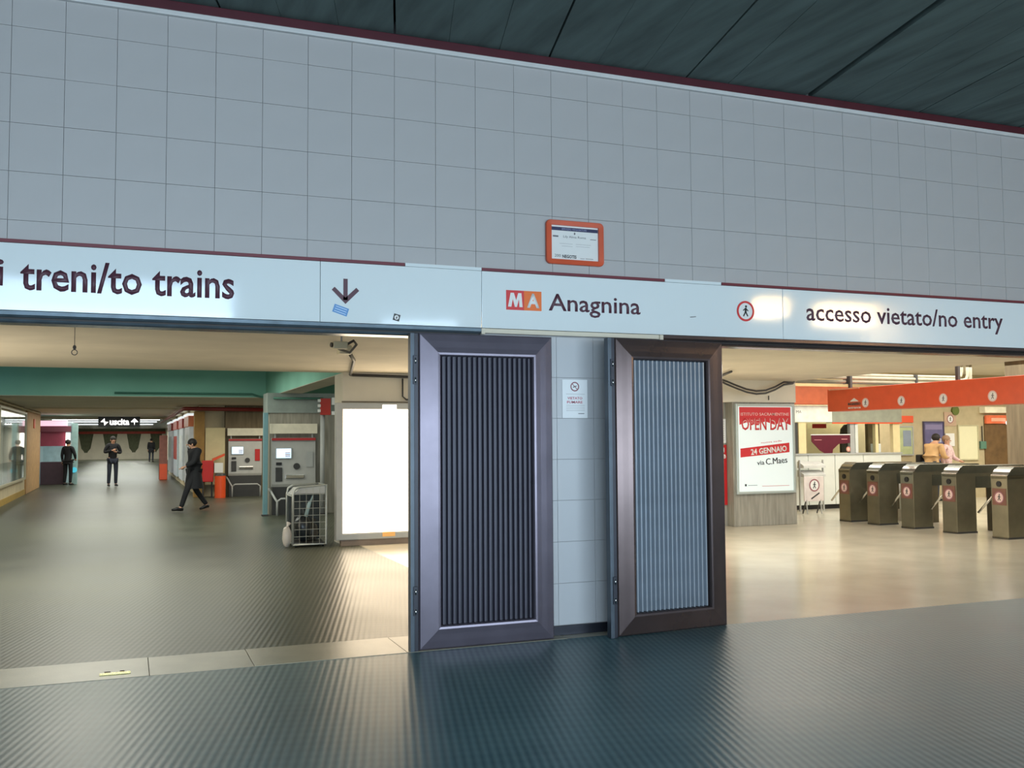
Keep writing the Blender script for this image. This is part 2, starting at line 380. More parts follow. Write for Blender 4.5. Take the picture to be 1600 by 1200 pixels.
# ---- steel heads of the two openings
for nm, xa, xb, lab in (('trim_5', -4.2, 2.625, 'blue-grey steel track over the left opening'), ('trim_6', 4.28, 10.6, 'bronze-grey steel track over the right opening')):
    t = thing(nm, lab, 'steel track', kind='structure')
    mm = STEELB if nm == 'trim_5' else BRONZE
    MB().prismy([(-.04, 2.487), (-.04, 2.462), (-.028, 2.447), (.12, 2.447), (.12, 2.487)], xa, xb).build('upper_rail', mm, t)
    MB().box(xa, -.005, 2.432, xb, .12, 2.446).build('groove', BLACK, t)
    MB().prismy([(-.032, 2.431), (-.035, 2.418), (-.02, 2.408), (.14, 2.408), (.14, 2.431)], xa, xb).build('lower_rail', mm, t)

# ================================================================ SIGN BAND
def sign_panel(xa, xb, label):
    t = thing('sign_panel', label, 'sign', ((xa + xb) / 2, 0, 2.49)); cx = (xa + xb) / 2
    MB().box(xa + .0015 - cx, -.05, 0, xb - .0015 - cx, -.003, .458, .003).build('face_panel', SIGNW, t)
    return t, cx
def strip(t, cx, xa, xb):
    MB().box(xa - cx, -.056, .460, xb - cx, -.003, .484, .002).build('edge_strip', REDSTRIP, t)['label'] = 'dark red edge strip'
def wstrip(t, cx, xa, xb):
    MB().box(xa - cx, -.052, .4595, xb - cx, -.003, .486, .002).build('cap_strip', SIGNW, t)
p1, c1 = sign_panel(-4.2, 1.33, 'long white sign panel reading ai treni/to trains over the left opening')
strip(p1, c1, -4.2, 1.33)
YF = -.0502
def stxt(s, x0, z0, x1, z1, t, c, m=INK, bold=.018, **k): return text(s, x0 - c, z0 - 2.49, x1 - c, z1 - 2.49, YF, m, t, bold=bold, **k)
stxt('treni/to trains', -.695, 2.628, .705, 2.846, p1, c1)
stxt('ai', -1.01, 2.65, -.795, 2.832, p1, c1)
p2, c2 = sign_panel(1.33, 2.62, 'short white sign panel with a down arrow and two small stickers')
strip(p2, c2, 1.33, 1.985); wstrip(p2, c2, 1.99, 2.62)
ar = MB().box(1.505 - c2, YF - .002, .172, 1.538 - c2, YF, .335)
for s in (-1, 1):
    ar.prism([(1.5215 - c2 + s * .0, .150 - .008), (1.5215 - c2 + s * .105, .247), (1.5215 - c2 + s * .083, .270), (1.5215 - c2, .190)], YF - .002, YF)
ar.build('down_arrow', INK, p2)
p3, c3 = sign_panel(2.62, 5.53, 'white sign panel reading Anagnina with the red and orange M A logo')
strip(p3, c3, 2.62, 4.30); wstrip(p3, c3, 4.305, 4.875); strip(p3, c3, 4.88, 5.53)
MB().box(2.83 - c3, YF - .002, .155, 2.985 - c3, YF, .315).build('logo_square', LOGOR, p3)['label'] = 'red logo square'
MB().box(2.9855 - c3, YF - .002, .155, 3.14 - c3, YF, .315).build('logo_square', LOGOO, p3)['label'] = 'orange logo square'
mx = 2.908 - c3
MB().prism([(mx - .063, .18), (mx - .034, .18), (mx - .022, .245), (mx - .004, .18), (mx + .014, .18), (mx + .032, .245), (mx + .036, .18), (mx + .064, .18), (mx + .054, .294), (mx + .026, .294), (mx + .008, .235), (mx - .012, .294), (mx - .040, .294)], YF - .004, YF - .002).build('logo_letter', WHITE, p3)
text('A', 3.012 - c3, .178, 3.12 - c3, .296, YF - .002, WHITE, p3, 'logo_letter', bold=.04)
stxt('Anagnina', 3.205, 2.608, 4.06, 2.795, p3, c3, bold=.010)
roundel(5.125 - c3, .238, .092, YF, p3, ringm=LOGOR)
p4, c4 = sign_panel(5.53, 10.6, 'long white sign panel reading accesso vietato/no entry over the right opening')
strip(p4, c4, 5.53, 10.6)
stxt('accesso vietato/no entry', 5.79, 2.618, 8.21, 2.838, p4, c4, bold=.010)
def rotbox(cx, cz, w_, h_, a, y0, y1, mb=None):
    mb = mb or MB(); c, s = math.cos(a), math.sin(a)
    return mb.prism([(cx + x * c - z * s, cz + x * s + z * c) for x, z in ((-w_ / 2, -h_ / 2), (w_ / 2, -h_ / 2), (w_ / 2, h_ / 2), (-w_ / 2, h_ / 2))], y0, y1)
st = thing('sticker', 'tilted blue sticker with lines of text below the down arrow', 'sticker', (1.485, -.0505, 2.583))
rotbox(0, 0, .115, .062, math.radians(-18), -.0015, 0).build('backing', BLUE, st)
for k, zz in enumerate((.018, 0, -.018)):
    a = math.radians(-18); rotbox(-zz * math.sin(a), zz * math.cos(a), .092, .006, a, -.0022, -.0012).build('text_line', mat('pale_blue', (190, 215, 240), .5, var=0), st)
st2 = thing('sticker', 'small square black and white sticker near the sign panel lower edge', 'sticker', (1.92, -.0505, 2.545))
rotbox(0, 0, .052, .052, math.radians(-14), -.0012, 0).build('backing', DKGREY, st2)
MB().disc(0, 0, .018, -.002, -.001, 14).build('emblem', WHITE, st2)
rotbox(0, -.002, .008, .018, math.radians(-14), -.0028, -.0018).build('glyph', BLACK, st2)
tag(rotbox(0, 0, .06, .006, math.radians(6), -.0012, .0).build('scratch_mark', DKGREY, None, loc=(4.58, -.0505, 2.655)), 'short dark scrape on the white panel right of Anagnina', 'scrape')

# ================================================================ FOLDED STEEL DOORS
def door_leaf(name, label, wd, slm, frm, nsl, loc, rz, hs):
    t = thing(name, label, 'door', loc, rz, kind='structure'); H = 2.42; y = -.06
    MB().frame(0, 0.0, wd, H, [(0, 0), (0, y + .020), (.010, y + .010), (.060, y + .004), (.110, y - .001), (.150, y - .006), (.166, y - .004), (.176, y + .010), (.178, 0)]).build('frame', frm, t)
    xa, xb = .178, wd - .178; za, zb = .10 if False else .178, H - .178
    MB().box(xa, -.012, .178, xb, -.002, H - .178).build('back_sheet', DARKST if slm is SLATD else STEELB, t)
    ds = (xb - xa) / nsl
    me = MB().prismz([(0.12 * ds, -.012), (.32 * ds, -.04), (.62 * ds, -.04), (.80 * ds, -.012)], .180, H - .180).mesh('slat', slm)
    for k in range(nsl): inst('slat', me, t, (xa + k * ds, 0, 0))
    return t
d1 = door_leaf('door_1', 'folded steel door with dark vertical slats, left of the pillar', 1.12, SLATD, STEEL, 18, (2.075, -.082, 0.004), 0, 1)
d2 = door_leaf('door_2', 'folded steel door with blue-grey slats paled for reflected daylight, right of the pillar', 1.09, SLAT_LIT, BRONZE, 17, (3.69, -.225, .004), math.radians(4.2), 1)
def hinge_post(x, y, label, h=2.42):
    t = thing('hinge_post', label, 'post', (x, y, 0))
    MB().box(-.033, 0, 0, .0, .07, h, .003).build('channel', mat('post_steel', (70, 80, 90), .35, metal=.4, var=.15), t)
    MB().box(.001, .008, 0, .032, .07, h, .003).build('channel', DARKST, t)
    for zc in (.38, 2.135):
        MB().box(-.012, -.010, zc - .11, .020, .0, zc + .11, .002).build('hinge_plate', DARKST, t)
        for dz in (-.08, .07):
            hb = MB().tube([(.004, -.012, zc + dz - .022), (.004, -.012, zc + dz + .022)], .006, 8).build('hinge_pin', CHROME, t, smooth=True)
    return t
hinge_post(2.037, -.145, 'dark hinge post with chrome pins at the left edge of the left door')
hinge_post(3.652, -.295, 'dark hinge post with chrome pins between the pillar and the right door')

# ================================================================ NOTICES ON THE FRONT WALL
nt_ = thing('framed_notice', 'orange rounded frame with a printed notice on the tiled wall', 'notice', (3.465, -.004, 3.05))
def rrect(x0, z0, x1, z1, r, n=5):
    p = []
    for cx, cz, a0 in ((x1 - r, z1 - r, 0), (x0 + r, z1 - r, 90), (x0 + r, z0 + r, 180), (x1 - r, z0 + r, 270)):
        for k in range(n + 1): a = math.radians(a0 + 90 * k / n); p.append((cx + r * math.cos(a), cz + r * math.sin(a)))
    return p
def rframe(o, i, y0, y1, yi):
    n = len(o); vs = [(x, y1, z) for x, z in o] + [(x, y0 + .004, z) for x, z in o] + [(x + (.004 if x < 0 else -.004), y0, z + (.004 if z < .18 else -.004)) for x, z in o] + [(x, y0 + .003, z) for x, z in i] + [(x, yi, z) for x, z in i]
    fs = []
    for a in range(4):
        for k in range(n): fs.append((a * n + k, a * n + (k + 1) % n, (a + 1) * n + (k + 1) % n, (a + 1) * n + k))
    return MB().add(vs, fs)
rframe(rrect(-.265, 0, .265, .37, .04), rrect(-.218, .042, .218, .328, .004), -.028, 0, -.006).build('frame', mat('orange_frame', (206, 84, 50), .35, var=.08), nt_)
MB().box(-.222, -.008, .04, .222, 0, .33).build('paper_sheet', PAPER, nt_)
MB().box(-.216, -.0095, .286, .216, -.008, .315).build('header_band', NAVY, nt_)
LB = mat('faded_blue_print', (150, 156, 190), .6, var=0); GP = mat('grey_print', (110, 108, 112), .6, var=0)
text('SERVIZIO VIAGGIATORI', -.12, .293, .11, .309, -.0096, LB, nt_, depth=.0006)
text('Lily Alma Roma', -.105, .222, .105, .247, -.0085, GP, nt_, depth=.0006)
MB().box(-.006, -.0092, .258, .006, -.008, .276).build('emblem', GP, nt_)
MB().box(-.200, -.0092, .230, -.150, -.008, .243).build('small_logo', GP, nt_)
MB().box(.145, -.0092, .224, .200, -.008, .229).build('small_logo', GP, nt_)
for x0_, x1_, z_ in ((-.14, -.02, .176), (-.12, -.02, .155), (.01, .15, .176), (.01, .14, .158)):
    MB().box(x0_, -.0088, z_, x1_, -.008, z_ + .003).build('text_line', mat('faint_print', (178, 176, 178), .6, var=0), nt_)
text('NEGOTIS', -.115, .056, .015, .084, -.0085, DKGREY, nt_, bold=.03, depth=.0006)
text('200', -.185, .062, -.13, .086, -.0085, GP, nt_, depth=.0006)
MB().box(.05, -.0088, .058, .09, -.008, .061).build('text_line', GP, nt_); MB().box(.10, -.0088, .058, .17, -.008, .062).build('text_line', GP, nt_)
ns = thing('no_smoking_notice', 'white paper no smoking notice taped to the tiled pillar', 'notice', (3.455, -.0025, 1.77))
MB().box(-.115, -.003, 0, .115, 0, .32, .001).build('paper_sheet', mat('bright_paper', (242, 244, 246), .5, var=0), ns)
MB().ring(0, .262, .030, .040, -.004, -.003, 24).build('prohibition_ring', mat('dull_red', (150, 96, 104), .5, var=0), ns)
rotbox(0, .262, .062, .006, math.radians(-45), -.0045, -.003).build('prohibition_bar', MATS['dull_red'], ns)
rotbox(0, .262, .034, .007, math.radians(20), -.0042, -.003).build('cigarette', DKGREY, ns)
text('VIETATO', -.068, .155, .068, .176, -.003, mat('notice_red', (200, 90, 110), .5, var=0), ns, bold=.02, depth=.0008)
text('FUMARE', -.072, .122, .070, .143, -.003, MATS['notice_red'], ns, bold=.02, depth=.0008)
for z_ in (.198, .105, .09, .075, .06): MB().box(-.08, -.0036, z_, .09, -.003, z_ + .003).build('text_line', mat('faint_print', (178, 176, 178), .6, var=0), ns)
MB().box(.03, -.0036, .035, .085, -.003, .041).build('text_line', GP, ns)

# ================================================================ INTERIOR SHELL
S = 'structure'
tag(MB().box(-9, .4, 2.64, 11.5, 7.6, 3.3).build('ceiling_soffit', CREAM), 'low cream ceiling just behind the two openings', 'ceiling', kind=S)
tag(MB().box(-9, .14, 2.49, 14, .4, 3.2).build('wall_inner_front', CREAM), 'inner face of the front wall over the openings', 'wall', kind=S)
tag(MB().box(-3.3, 7.6, 3.3, 11.5, 16.65, 3.4).build('ceiling_high', GREEN), 'raised green ceiling bay of the corridor', 'ceiling', kind=S)
tag(MB().box(3.07, 7.6, 2.64, 3.55, 16.65, 3.3).build('trim_7', GREEN), 'green downstand beam along the right of the corridor bay', 'beam', kind=S)
tag(MB().box(3.075, 7.6, 2.632, 3.545, 16.65, 2.64).build('trim_8', CREAM), 'cream underside of the long corridor beam', 'beam', kind=S)
tag(MB().box(-3.3, 16.65, 2.64, 12, 17.0, 3.4).build('trim_9', GREEN), 'green crossbeam spanning the corridor', 'beam', kind=S)
tag(MB().box(-3.3, 16.66, 2.63, 12, 24.6, 2.64).build('ceiling_corridor', CREAM), 'cream corridor ceiling beyond the green crossbeam', 'ceiling', kind=S)
tag(MB().box(-3.3, 24.6, 2.60, 12, 25.0, 2.64).build('trim_10', CREAM2), 'thin tan rib across the corridor ceiling', 'beam', kind=S)
tag(MB().box(-4.6, 25.0, 2.64, 12, 37.5, 2.7).build('ceiling_corridor', CREAM), 'cream corridor ceiling before the exit sign', 'ceiling', kind=S)
tag(MB().box(-4.6, 37.1, 2.56, 4, 37.5, 2.66).build('trim_11', CREAM2), 'tan crossbeam above the exit sign', 'beam', kind=S)
mc = thing('ceiling_far', 'reflective slatted metal ceiling at the far end of the corridor', 'ceiling', kind=S)
MB().box(-4.6, 37.5, 3.0, 4, 89, 3.1).build('backing', BLACK, mc)
me = MB().box(-4.5, 0, 0, 3.9, .85, .05).mesh('slat', METC)
for k in range(46): inst('slat', me, mc, (0, 37.6 + k * 1.11, 2.75))
# left wall of the corridor
wl = thing('wall_corridor_left', 'tan wall along the left of the corridor', 'wall', kind=S)
MB().box(-3.3, .4, 0, -2.95, 26.2, 2.64).build('plaster', CREAM2, wl)
MB().box(-2.97, .46, 0, -2.93, 26.2, .16).build('skirting_board', mat('ochre_skirting', (170, 138, 60), .6, var=.1), wl)
tag(MB().box(-3.3, 26.2, 0, -2.90, 31.0, 2.64, .02).build('wall_corridor_pier', mat('tan_pier', (176, 138, 92), .7, var=.15)), 'brown pier at the end of the left corridor wall', 'wall', kind=S)
tag(MB().box(-4.8, 31, 0, -4.5, 88, 3).build('wall_far_left', CREAM), 'far left wall of the corridor beyond the kiosk', 'wall', kind=S)
tag(MB().box(-4.6, 30.9, 0, -3.3, 31.0, 3).build('wall_far_return', CREAM), 'return wall beside the kiosk', 'wall', kind=S)
# cross walls at the right of the corridor
tag(MB().box(2.86, 14.32, 0, 12, 14.9, 2.22).build('wall_machines_near', BOARDC), 'board-marked concrete wall behind the near ticket machine', 'wall', kind=S)
tag(MB().box(2.80, 14.28, 2.2, 12, 14.95, 2.64, .01).build('trim_12', GREYBL), 'grey-blue beam over the near ticket machine', 'beam', kind=S)
tag(MB().box(2.62, 22.0, 0, 12, 22.6, 2.64).build('wall_machines_far', BROWNC), 'brown concrete wall behind the far ticket machine', 'wall', kind=S)
tag(MB().box(1.9, 22.3, 0, 2.62, 44, 2.64).build('wall_corridor_right', CREAM2), 'right wall of the corridor with display panels', 'wall', kind=S)
tag(MB().box(3.2, 44, 0, 3.5, 88, 3).build('wall_far_right', CREAM), 'far right wall of the corridor', 'wall', kind=S)
tag(MB().box(1.76, 21.9, 0, 2.04, 22.3, 2.45, .01).build('wall_pier', mat('ochre_pier', (150, 116, 62), .7, var=.15)), 'ochre brown pier at the corner before the display panels', 'pier', kind=S)
tag(MB().box(11.5, 14.9, 0, 11.8, 22.0, 2.7).build('wall_niche', CREAM2), 'side wall closing the space behind the ticket machines', 'wall', kind=S)
# end wall
ew = thing('wall_end', 'far end wall with pale trapezoid piers and a red stripe', 'wall', kind=S)
MB().box(-4.8, 88.2, 0, 3.5, 88.4, 3.1).build('dark_recess', mat('recess_green', (92, 96, 74), .8, var=.15), ew)
for cx in (-4.5, -2.5, -.5, 1.5, 3.3):
    MB().prism([(cx - .85, .0), (cx + .85, .0), (cx + .85, .7), (cx + .62, 1.0), (cx + .28, 2.9), (cx - .28, 2.9), (cx - .62, 1.0), (cx - .85, .7)], 88.0, 88.2).build('pier', CREAM, ew)
MB().box(-4.8, 87.9, 0, 3.5, 88.0, .62).build('parapet', CREAM, ew)
MB().box(-4.8, 87.93, 2.30, 3.5, 88.0, 2.52).build('red_stripe', mat('stripe_red', (170, 52, 34), .5, var=.1), ew)
MB().box(-4.8, 87.95, 2.52, 3.5, 88.2, 3.1).build('upper_band', mat('recess_green', (92, 96, 74), .8), ew)
# partition behind light box and poster pillar
tag(MB().box(3.07, 7.56, 0, 4.9, 8.2, 2.64).build('wall_partition', CREAM), 'cream plaster pier behind the bright light box', 'wall', kind=S)
tag(MB().box(4.9, 7.8, 0, 10.15, 8.2, 2.64).build('wall_partition', BOARDC), 'board-marked concrete wall between the two openings seen past the right door', 'wall', kind=S)
tag(MB().box(10.15, 7.58, 0, 11.52, 8.3, 2.24, .01).build('wall_poster_pier', BOARDC), 'grey board-marked concrete pier carrying the open day poster', 'pier', kind=S)
tag(MB().box(9.9, 7.56, 2.24, 11.53, 8.3, 2.64).build('trim_13', CREAM), 'cream plaster head above the poster pier', 'beam', kind=S)
tag(MB().box(3.05, 7.52, 2.18, 4.9, 7.56, 2.2).build('trim_14', mat('joint_grey', (120, 112, 96), .8)), 'dark joint line above the light box', 'joint', kind=S)
# right hall
tag(MB().box(11.5, .4, 3.2, 30, 14, 3.3).build('ceiling_gate_hall', CREAM), 'pale higher ceiling over the ticket gates', 'ceiling', kind=S)
tag(MB().box(11.5, 12.0, 0, 30, 12.3, 3.2).build('wall_gate_hall', mat('buff_wall', (186, 172, 138), .7, var=.08)), 'buff wall with posters behind the ticket gates', 'wall', kind=S)
tag(MB().box(26, .4, 0, 26.3, 12, 3.2).build('wall_gate_right', CREAM), 'far right wall of the gate hall', 'wall', kind=S)
tag(MB().box(14, .14, 0, 26, .4, 3.2).build('wall_gate_front', CREAM), 'near wall of the gate hall', 'wall', kind=S)
tag(MB().box(16.35, 6.2, 0, 17.8, 7.2, 3.2, .02).build('wall_gate_pier', BROWNC), 'brown board-marked concrete pillar behind the ticket gates', 'pillar', kind=S)
tag(MB().box(11.2, 8.3, 0, 11.5, 12, 3.2).build('wall_gate_left', CREAM2), 'side wall left of the ticket office', 'wall', kind=S)
tag(MB().box(11.5, 7.6, 2.64, 11.6, 8.3, 3.3).box(11.45, .4, 2.66, 11.55, 7.6, 3.3).build('trim_15', CREAM), 'vertical face where the low ceiling steps up over the gates', 'beam', kind=S)

# ================================================================ LEFT: CORRIDOR THINGS
def light_box(x0, x1, y, z0, z1, label, loc=None, rz=0, LBOX=LBOX):
    t = thing('light_box', label, 'light box', loc or ((x0 + x1) / 2, y, 0), rz); hw = (x1 - x0) / 2
    MB().frame(-hw, z0, hw, z1, [(0, .14), (0, .006), (.01, 0), (.085, 0), (.10, .012), (.10, .03), (.10, .14)]).build('frame', GREY, t)
    MB().box(-hw + .09, .03, z0 + .09, hw - .09, .12, z1 - .09).build('lit_panel', LBOX, t)
    MB().box(-hw, .141, z0, hw, .15, z1).build('back_plate', GREY, t)
    MB().box(-.10, -.006, z1 - .12, .12, .01, z1 - .03, .004).build('top_clip', LBOX, t)
    MB().box(-.10, -.004, z0 + .03, .10, .01, z0 + .10, .004).build('bottom_glow_spot', mat('amber_glow', (250, 190, 110), .4, var=0), t)  # glow spot at the foot of the box, painted amber
    MB().box(-hw + .08, .03, 0.0, hw - .08, .14, z0).build('plinth', mat('plinth', (128, 112, 98), .6), t)
    return t
light_box(6.2, 8.2, 7.62, .09, 2.17, 'unseen glowing box added behind the doors to light the right ceiling and floor')  # invented box, out of sight; lights the right ceiling and beige floor
light_box(2.94, 4.56, 7.38, .09, 2.17, 'bright glowing advertising light box in a grey frame')
light_box(0, 3.4, 0, .4, 2.2, 'unseen glowing panel added on the left corridor wall to light the ceiling', (-2.78, 4.4, 0), PI / 2, mat('added_fill_panel', (255, 250, 240), .5, var=0, emit=(255, 240, 214), estr=5.0))  # made-up panel out of view; its glow lifts the left ceiling
# wire cage with rubbish beside the light box
wc = thing('wire_cage', 'grey wire cage trolley with rounded top beside the light box', 'cage', (2.58, 7.8, 0))
WIRE = mat('cage_wire', (170, 174, 168), .35, metal=.4, var=0)
def loop(y): return [(-.27, y, .04), (-.27, y, .78), (-.25, y, .86), (-.18, y, .90), (.23, y, .93), (.23, y, .04), (-.27, y, .04)]
MB().tube(loop(-.3), .018, 8).build('front_hoop', WIRE, wc, smooth=True)
MB().tube(loop(.3), .018, 8).build('rear_hoop', WIRE, wc, smooth=True)
for x, z in ((-.27, .06), (-.27, .76), (.23, .06), (.23, .92)): MB().tube([(x, -.3, z), (x, .3, z)], .012, 6).build('side_rail', WIRE, wc)
for k in range(7): MB().tube([(-.27, -.305, .16 + k * .105), (.23, -.305, .16 + k * .105)], .005, 5).build('wire', WIRE, wc)
for k in range(4): MB().tube([(-.17 + k * .1, -.3, .04), (-.17 + k * .1, -.3, .9)], .003, 4).build('wire', WIRE, wc)
MB().box(-.24, -.27, .05, .21, .27, .06).build('base_tray', DKGREY, wc)
MB().prism([(-.27, .78), (-.18, .88), (.22, .91), (.22, .80), (-.2, .80)], -.29, .28).build('top_tray', GREY, wc)
MB().box(-.26, .20, .07, .22, .27, .78).build('rear_panel', mat('cage_back', (48, 54, 54), .6, var=.3, scale=9), wc)
for x, y in ((-.22, -.25), (.19, -.25), (-.22, .25), (.19, .25)): MB().tube([(x - .012, y, .025), (x + .012, y, .025)], .025, 10).build('castor', BLACK, wc, smooth=True)
def bag(loc, r, h, m, label, seed):
    rnd = random.Random(seed); mb = MB().ball((0, 0, h * .45), (r, r * .9, h * .45), 12, 9)
    mb.v = [(x * (1 + rnd.uniform(-.12, .12)), y * (1 + rnd.uniform(-.12, .12)), max(0, z * (1 + rnd.uniform(-.06, .06)))) for x, y, z in mb.v]
    mb.tube([(0, 0, h * .85), (.01, 0, h * .95), (.03, .01, h * 1.08)], [.03, .015, .04], 8)
    o = mb.build('rubbish_bag', m, None, smooth=True, loc=loc); return tag(o, label, 'bag')
bag((2.50, 7.72, .061), .13, .46, mat('black_plastic', (28, 34, 38), .3, var=.2), 'black plastic rubbish bag inside the wire cage', 1)
bag((2.67, 7.91, .061), .09, .30, mat('grey_plastic', (88, 84, 76), .35, var=.2), 'grey rubbish bag at the bottom right of the wire cage', 2)
bag((2.24, 7.60, 0), .075, .34, mat('white_plastic', (196, 190, 182), .35, var=.1), 'white plastic bag hanging off the cage left side', 3)
bl = MB().tube([(0, 0, 0), (0, 0, .2), (.015, 0, .26), (.02, 0, .33)], [.03, .03, .014, .012], 8)
tag(bl.build('plastic_bottle', mat('pale_bottle', (150, 176, 180), .25, var=.05), None, smooth=True, loc=(2.52, 7.60, .45)), 'pale blue plastic bottle leaning inside the wire cage', 'bottle').rotation_euler = (0, .25, 0)

def ticket_machine(name_lab, loc, sc=1.0):
    t = thing('ticket_machine', name_lab, 'ticket machine', loc)
    W = .47
    MB().prismy([(0, .60), (-.02, .66), (.02, 1.62), (.06, 1.66), (.12, 1.66), (.12, .60)], -W, W).build('cabinet', SILVER, t)
    MB().box(-W + .02, .0, 0, W - .02, .12, .60).build('lower_back', DKGREY, t)
    MB().box(-W, -.025, 1.60, W, .03, 1.655, .004).build('red_stripe', mat('machine_red', (176, 44, 44), .5, var=.1), t)
    MB().box(-W - .03, -.06, 1.75, W + .03, .11, 1.965, .006).build('header_box', mat('header_cream', (204, 198, 176), .5, emit=(214, 206, 180), estr=.12), t)
    for s in (-1, 1): MB().box(s * .40 - .015, .0, 1.655, s * .40 + .015, .08, 1.76).build('header_bracket', GREY, t)
    MB().box(-.40, -.035, 1.205, -.04, .0, 1.44, .006).build('screen_bezel', GREY, t)
    sc_ = MB().box(-.375, -.042, 1.225, -.065, -.034, 1.425).build('screen', SCREEN, t)
    for k in range(3): MB().box(-.19, -.0425, 1.25 + k * .035, -.08, -.042, 1.268 + k * .035).build('menu_button', mat('menu_red', (150, 60, 80), .5, var=0), sc_)
    MB().box(-.39, -.045, .72, -.25, .0, 1.02, .008).build('note_slot', DKGREY, t)
    MB().box(-.38, -.04, 1.07, -.26, .0, 1.13, .006).build('coin_slot', BLACK, t)
    MB().disc(.06, 1.04, .07, -.04, 0, 16).build('card_reader', DKGREY, t)
    MB().box(-.18, -.06, .78, .22, .0, .86, .01).build('ticket_tray', CHROME, t)
    MB().box(.27, -.03, 1.02, .41, -.01, 1.36, .004).build('side_notice', RED if 'far' in name_lab else GREY, t)
    MB().tube([(-W - .05, .05, .56), (-W - .02, -.12, .5), (-W + .02, -.26, .40), (-W + .08, -.3, .30), (-W + .08, -.3, 0)], .025, 8).build('guard_rail', GREY, t, smooth=True)
    MB().tube([(-W + .08, -.3, .30), (-W + .16, -.3, .36), (W - .16, -.3, .36), (W - .08, -.3, .30), (W - .08, -.3, 0)], .022, 8).build('guard_rail', GREY, t, smooth=True)
    return t
ticket_machine('near ticket machine between the turquoise and grey posts', (3.36, 14.17, 0))
ticket_machine('far ticket machine with a red side notice beyond the turquoise post', (3.17, 21.85, 0))
po = thing('steel_post', 'tall turquoise post at the left of the near ticket machine', 'post', (2.74, 14.05, 0))
MB().box(-.05, -.05, 0, .05, .05, 2.2, .008).build('shaft', TURQ, po); MB().box(-.07, -.07, 0, .07, .07, .03, .004).build('foot', DKGREY, po)
po = thing('steel_post', 'pale grey round post between the near ticket machine and light box', 'post', (3.95, 14.0, 0))
MB().tube([(0, 0, 0), (0, 0, 2.3)], .05, 14).build('shaft', GREY, po, smooth=True); MB().tube([(0, 0, 0), (0, 0, .03)], .09, 14).build('foot', DKGREY, po)
hs = thing('projecting_sign', 'small red and white projecting sign at the top of the grey post', 'sign', (3.98, 13.9, 2.15))
MB().box(-.10, -.04, 0, .12, .04, .36, .006).build('sign_body', mat('sign_red', (178, 48, 38), .4, var=.05), hs)
MB().box(.14, -.05, .22, .30, -.02, .38, .004).build('white_plate', WHITE, hs); MB().box(.14, -.05, .0, .30, -.02, .08, .004).build('white_plate', WHITE, hs)
for k in range(3): MB().box(-.16, -.06, .06 + k * .11, -.10, -.02, .12 + k * .11, .003).build('side_tab', WHITE, hs)
# conduits
def pipe(pts, r, m, label, name='conduit', cat='pipe'): return tag(MB().tube(pts, r, 8).build(name, m, None, smooth=True), label, cat)
pipe([(-.3, 16.6, 2.71), (2.75, 16.6, 2.71), (2.9, 16.4, 2.64), (2.95, 14.2, 2.52), (4.0, 14.2, 2.52)], .025, mat('green_pipe', (66, 116, 100), .5), 'thin green conduit along the foot of the green crossbeam')
pipe([(3.65, 21.7, 2.50), (1.5, 21.7, 2.52), (1.46, 22.0, 2.52), (1.46, 43, 2.50)], .055, mat('dark_red_pipe', (122, 36, 32), .45, var=.1), 'dark red sprinkler pipe turning along the right of the corridor')
pipe([(-2.86, 12, 2.58), (-2.86, 20, 2.58), (-2.84, 30, 2.58)], .03, CREAM2, 'pale conduit along the top of the left corridor wall')
# soffit camera, junction box, cable, hook
cc = thing('security_camera', 'small security camera on the cream ceiling with a looping cable', 'camera', (1.92, 2.05, 2.64))
MB().tube([(0, 0, 0), (0, 0, -.03)], .03, 12).build('ceiling_mount', CREAM, cc, smooth=True)
MB().tube([(0, 0, -.03), (0, 0, -.09)], .010, 8).build('stem', GREY, cc)
MB().box(-.09, -.07, -.155, .05, .03, -.085, .01).build('housing', mat('cctv_cream', (196, 188, 160), .5), cc)
MB().tube([(-.09, -.03, -.12), (-.11, -.035, -.12)], .024, 12).build('lens', BLACK, cc)
MB().tube([(.05, 0, -.11), (.12, 0, -.07), (.16, .05, -.10), (.15, .3, -.16), (.10, .6, -.10), (.08, .8, -.02)], .013, 8).build('cable', DKGREY, cc, smooth=True)
jb = thing('junction_box', 'cream junction box on the ceiling behind the security camera', 'box', (2.22, 3.35, 2.64))
MB().box(-.07, -.08, -.09, .07, .08, 0, .008).build('box_body', mat('jb_cream', (206, 198, 170), .5), jb)
MB().box(-.055, -.084, -.08, .055, -.08, -.01, .001).build('box_lid', MATS['jb_cream'], jb)
pipe([(2.28, 3.45, 2.60), (2.6, 4.6, 2.59), (3.15, 7.4, 2.60), (3.2, 7.48, 2.60), (4.1, 7.48, 2.585), (4.8, 7.48, 2.60)], .022, DKGREY, 'dark cable running to the pier above the light box', 'cable', 'cable')
pipe([(4.0, 7.5, 2.56), (4.0, 7.5, 2.28), (4.06, 7.5, 2.23), (4.3, 7.5, 2.23)], .014, DKGREY, 'thin cable dropping to the light box top', 'cable', 'cable')
hk = thing('ceiling_hook', 'small dark hook and ring hanging from the cream ceiling', 'hook', (-.46, 2.22, 2.64))
MB().tube([(0, 0, 0), (0, 0, -.17)], .003, 5).build('wire', DKGREY, hk)
MB().ball((0, 0, -.19), (.016, .016, .022), 8, 6).build('swivel', DKGREY, hk)
MB().tube([(.024 * math.cos(a * PI / 6), 0, -.235 + .024 * math.sin(a * PI / 6)) for a in range(13)], .004, 6).build('ring', DKGREY, hk)
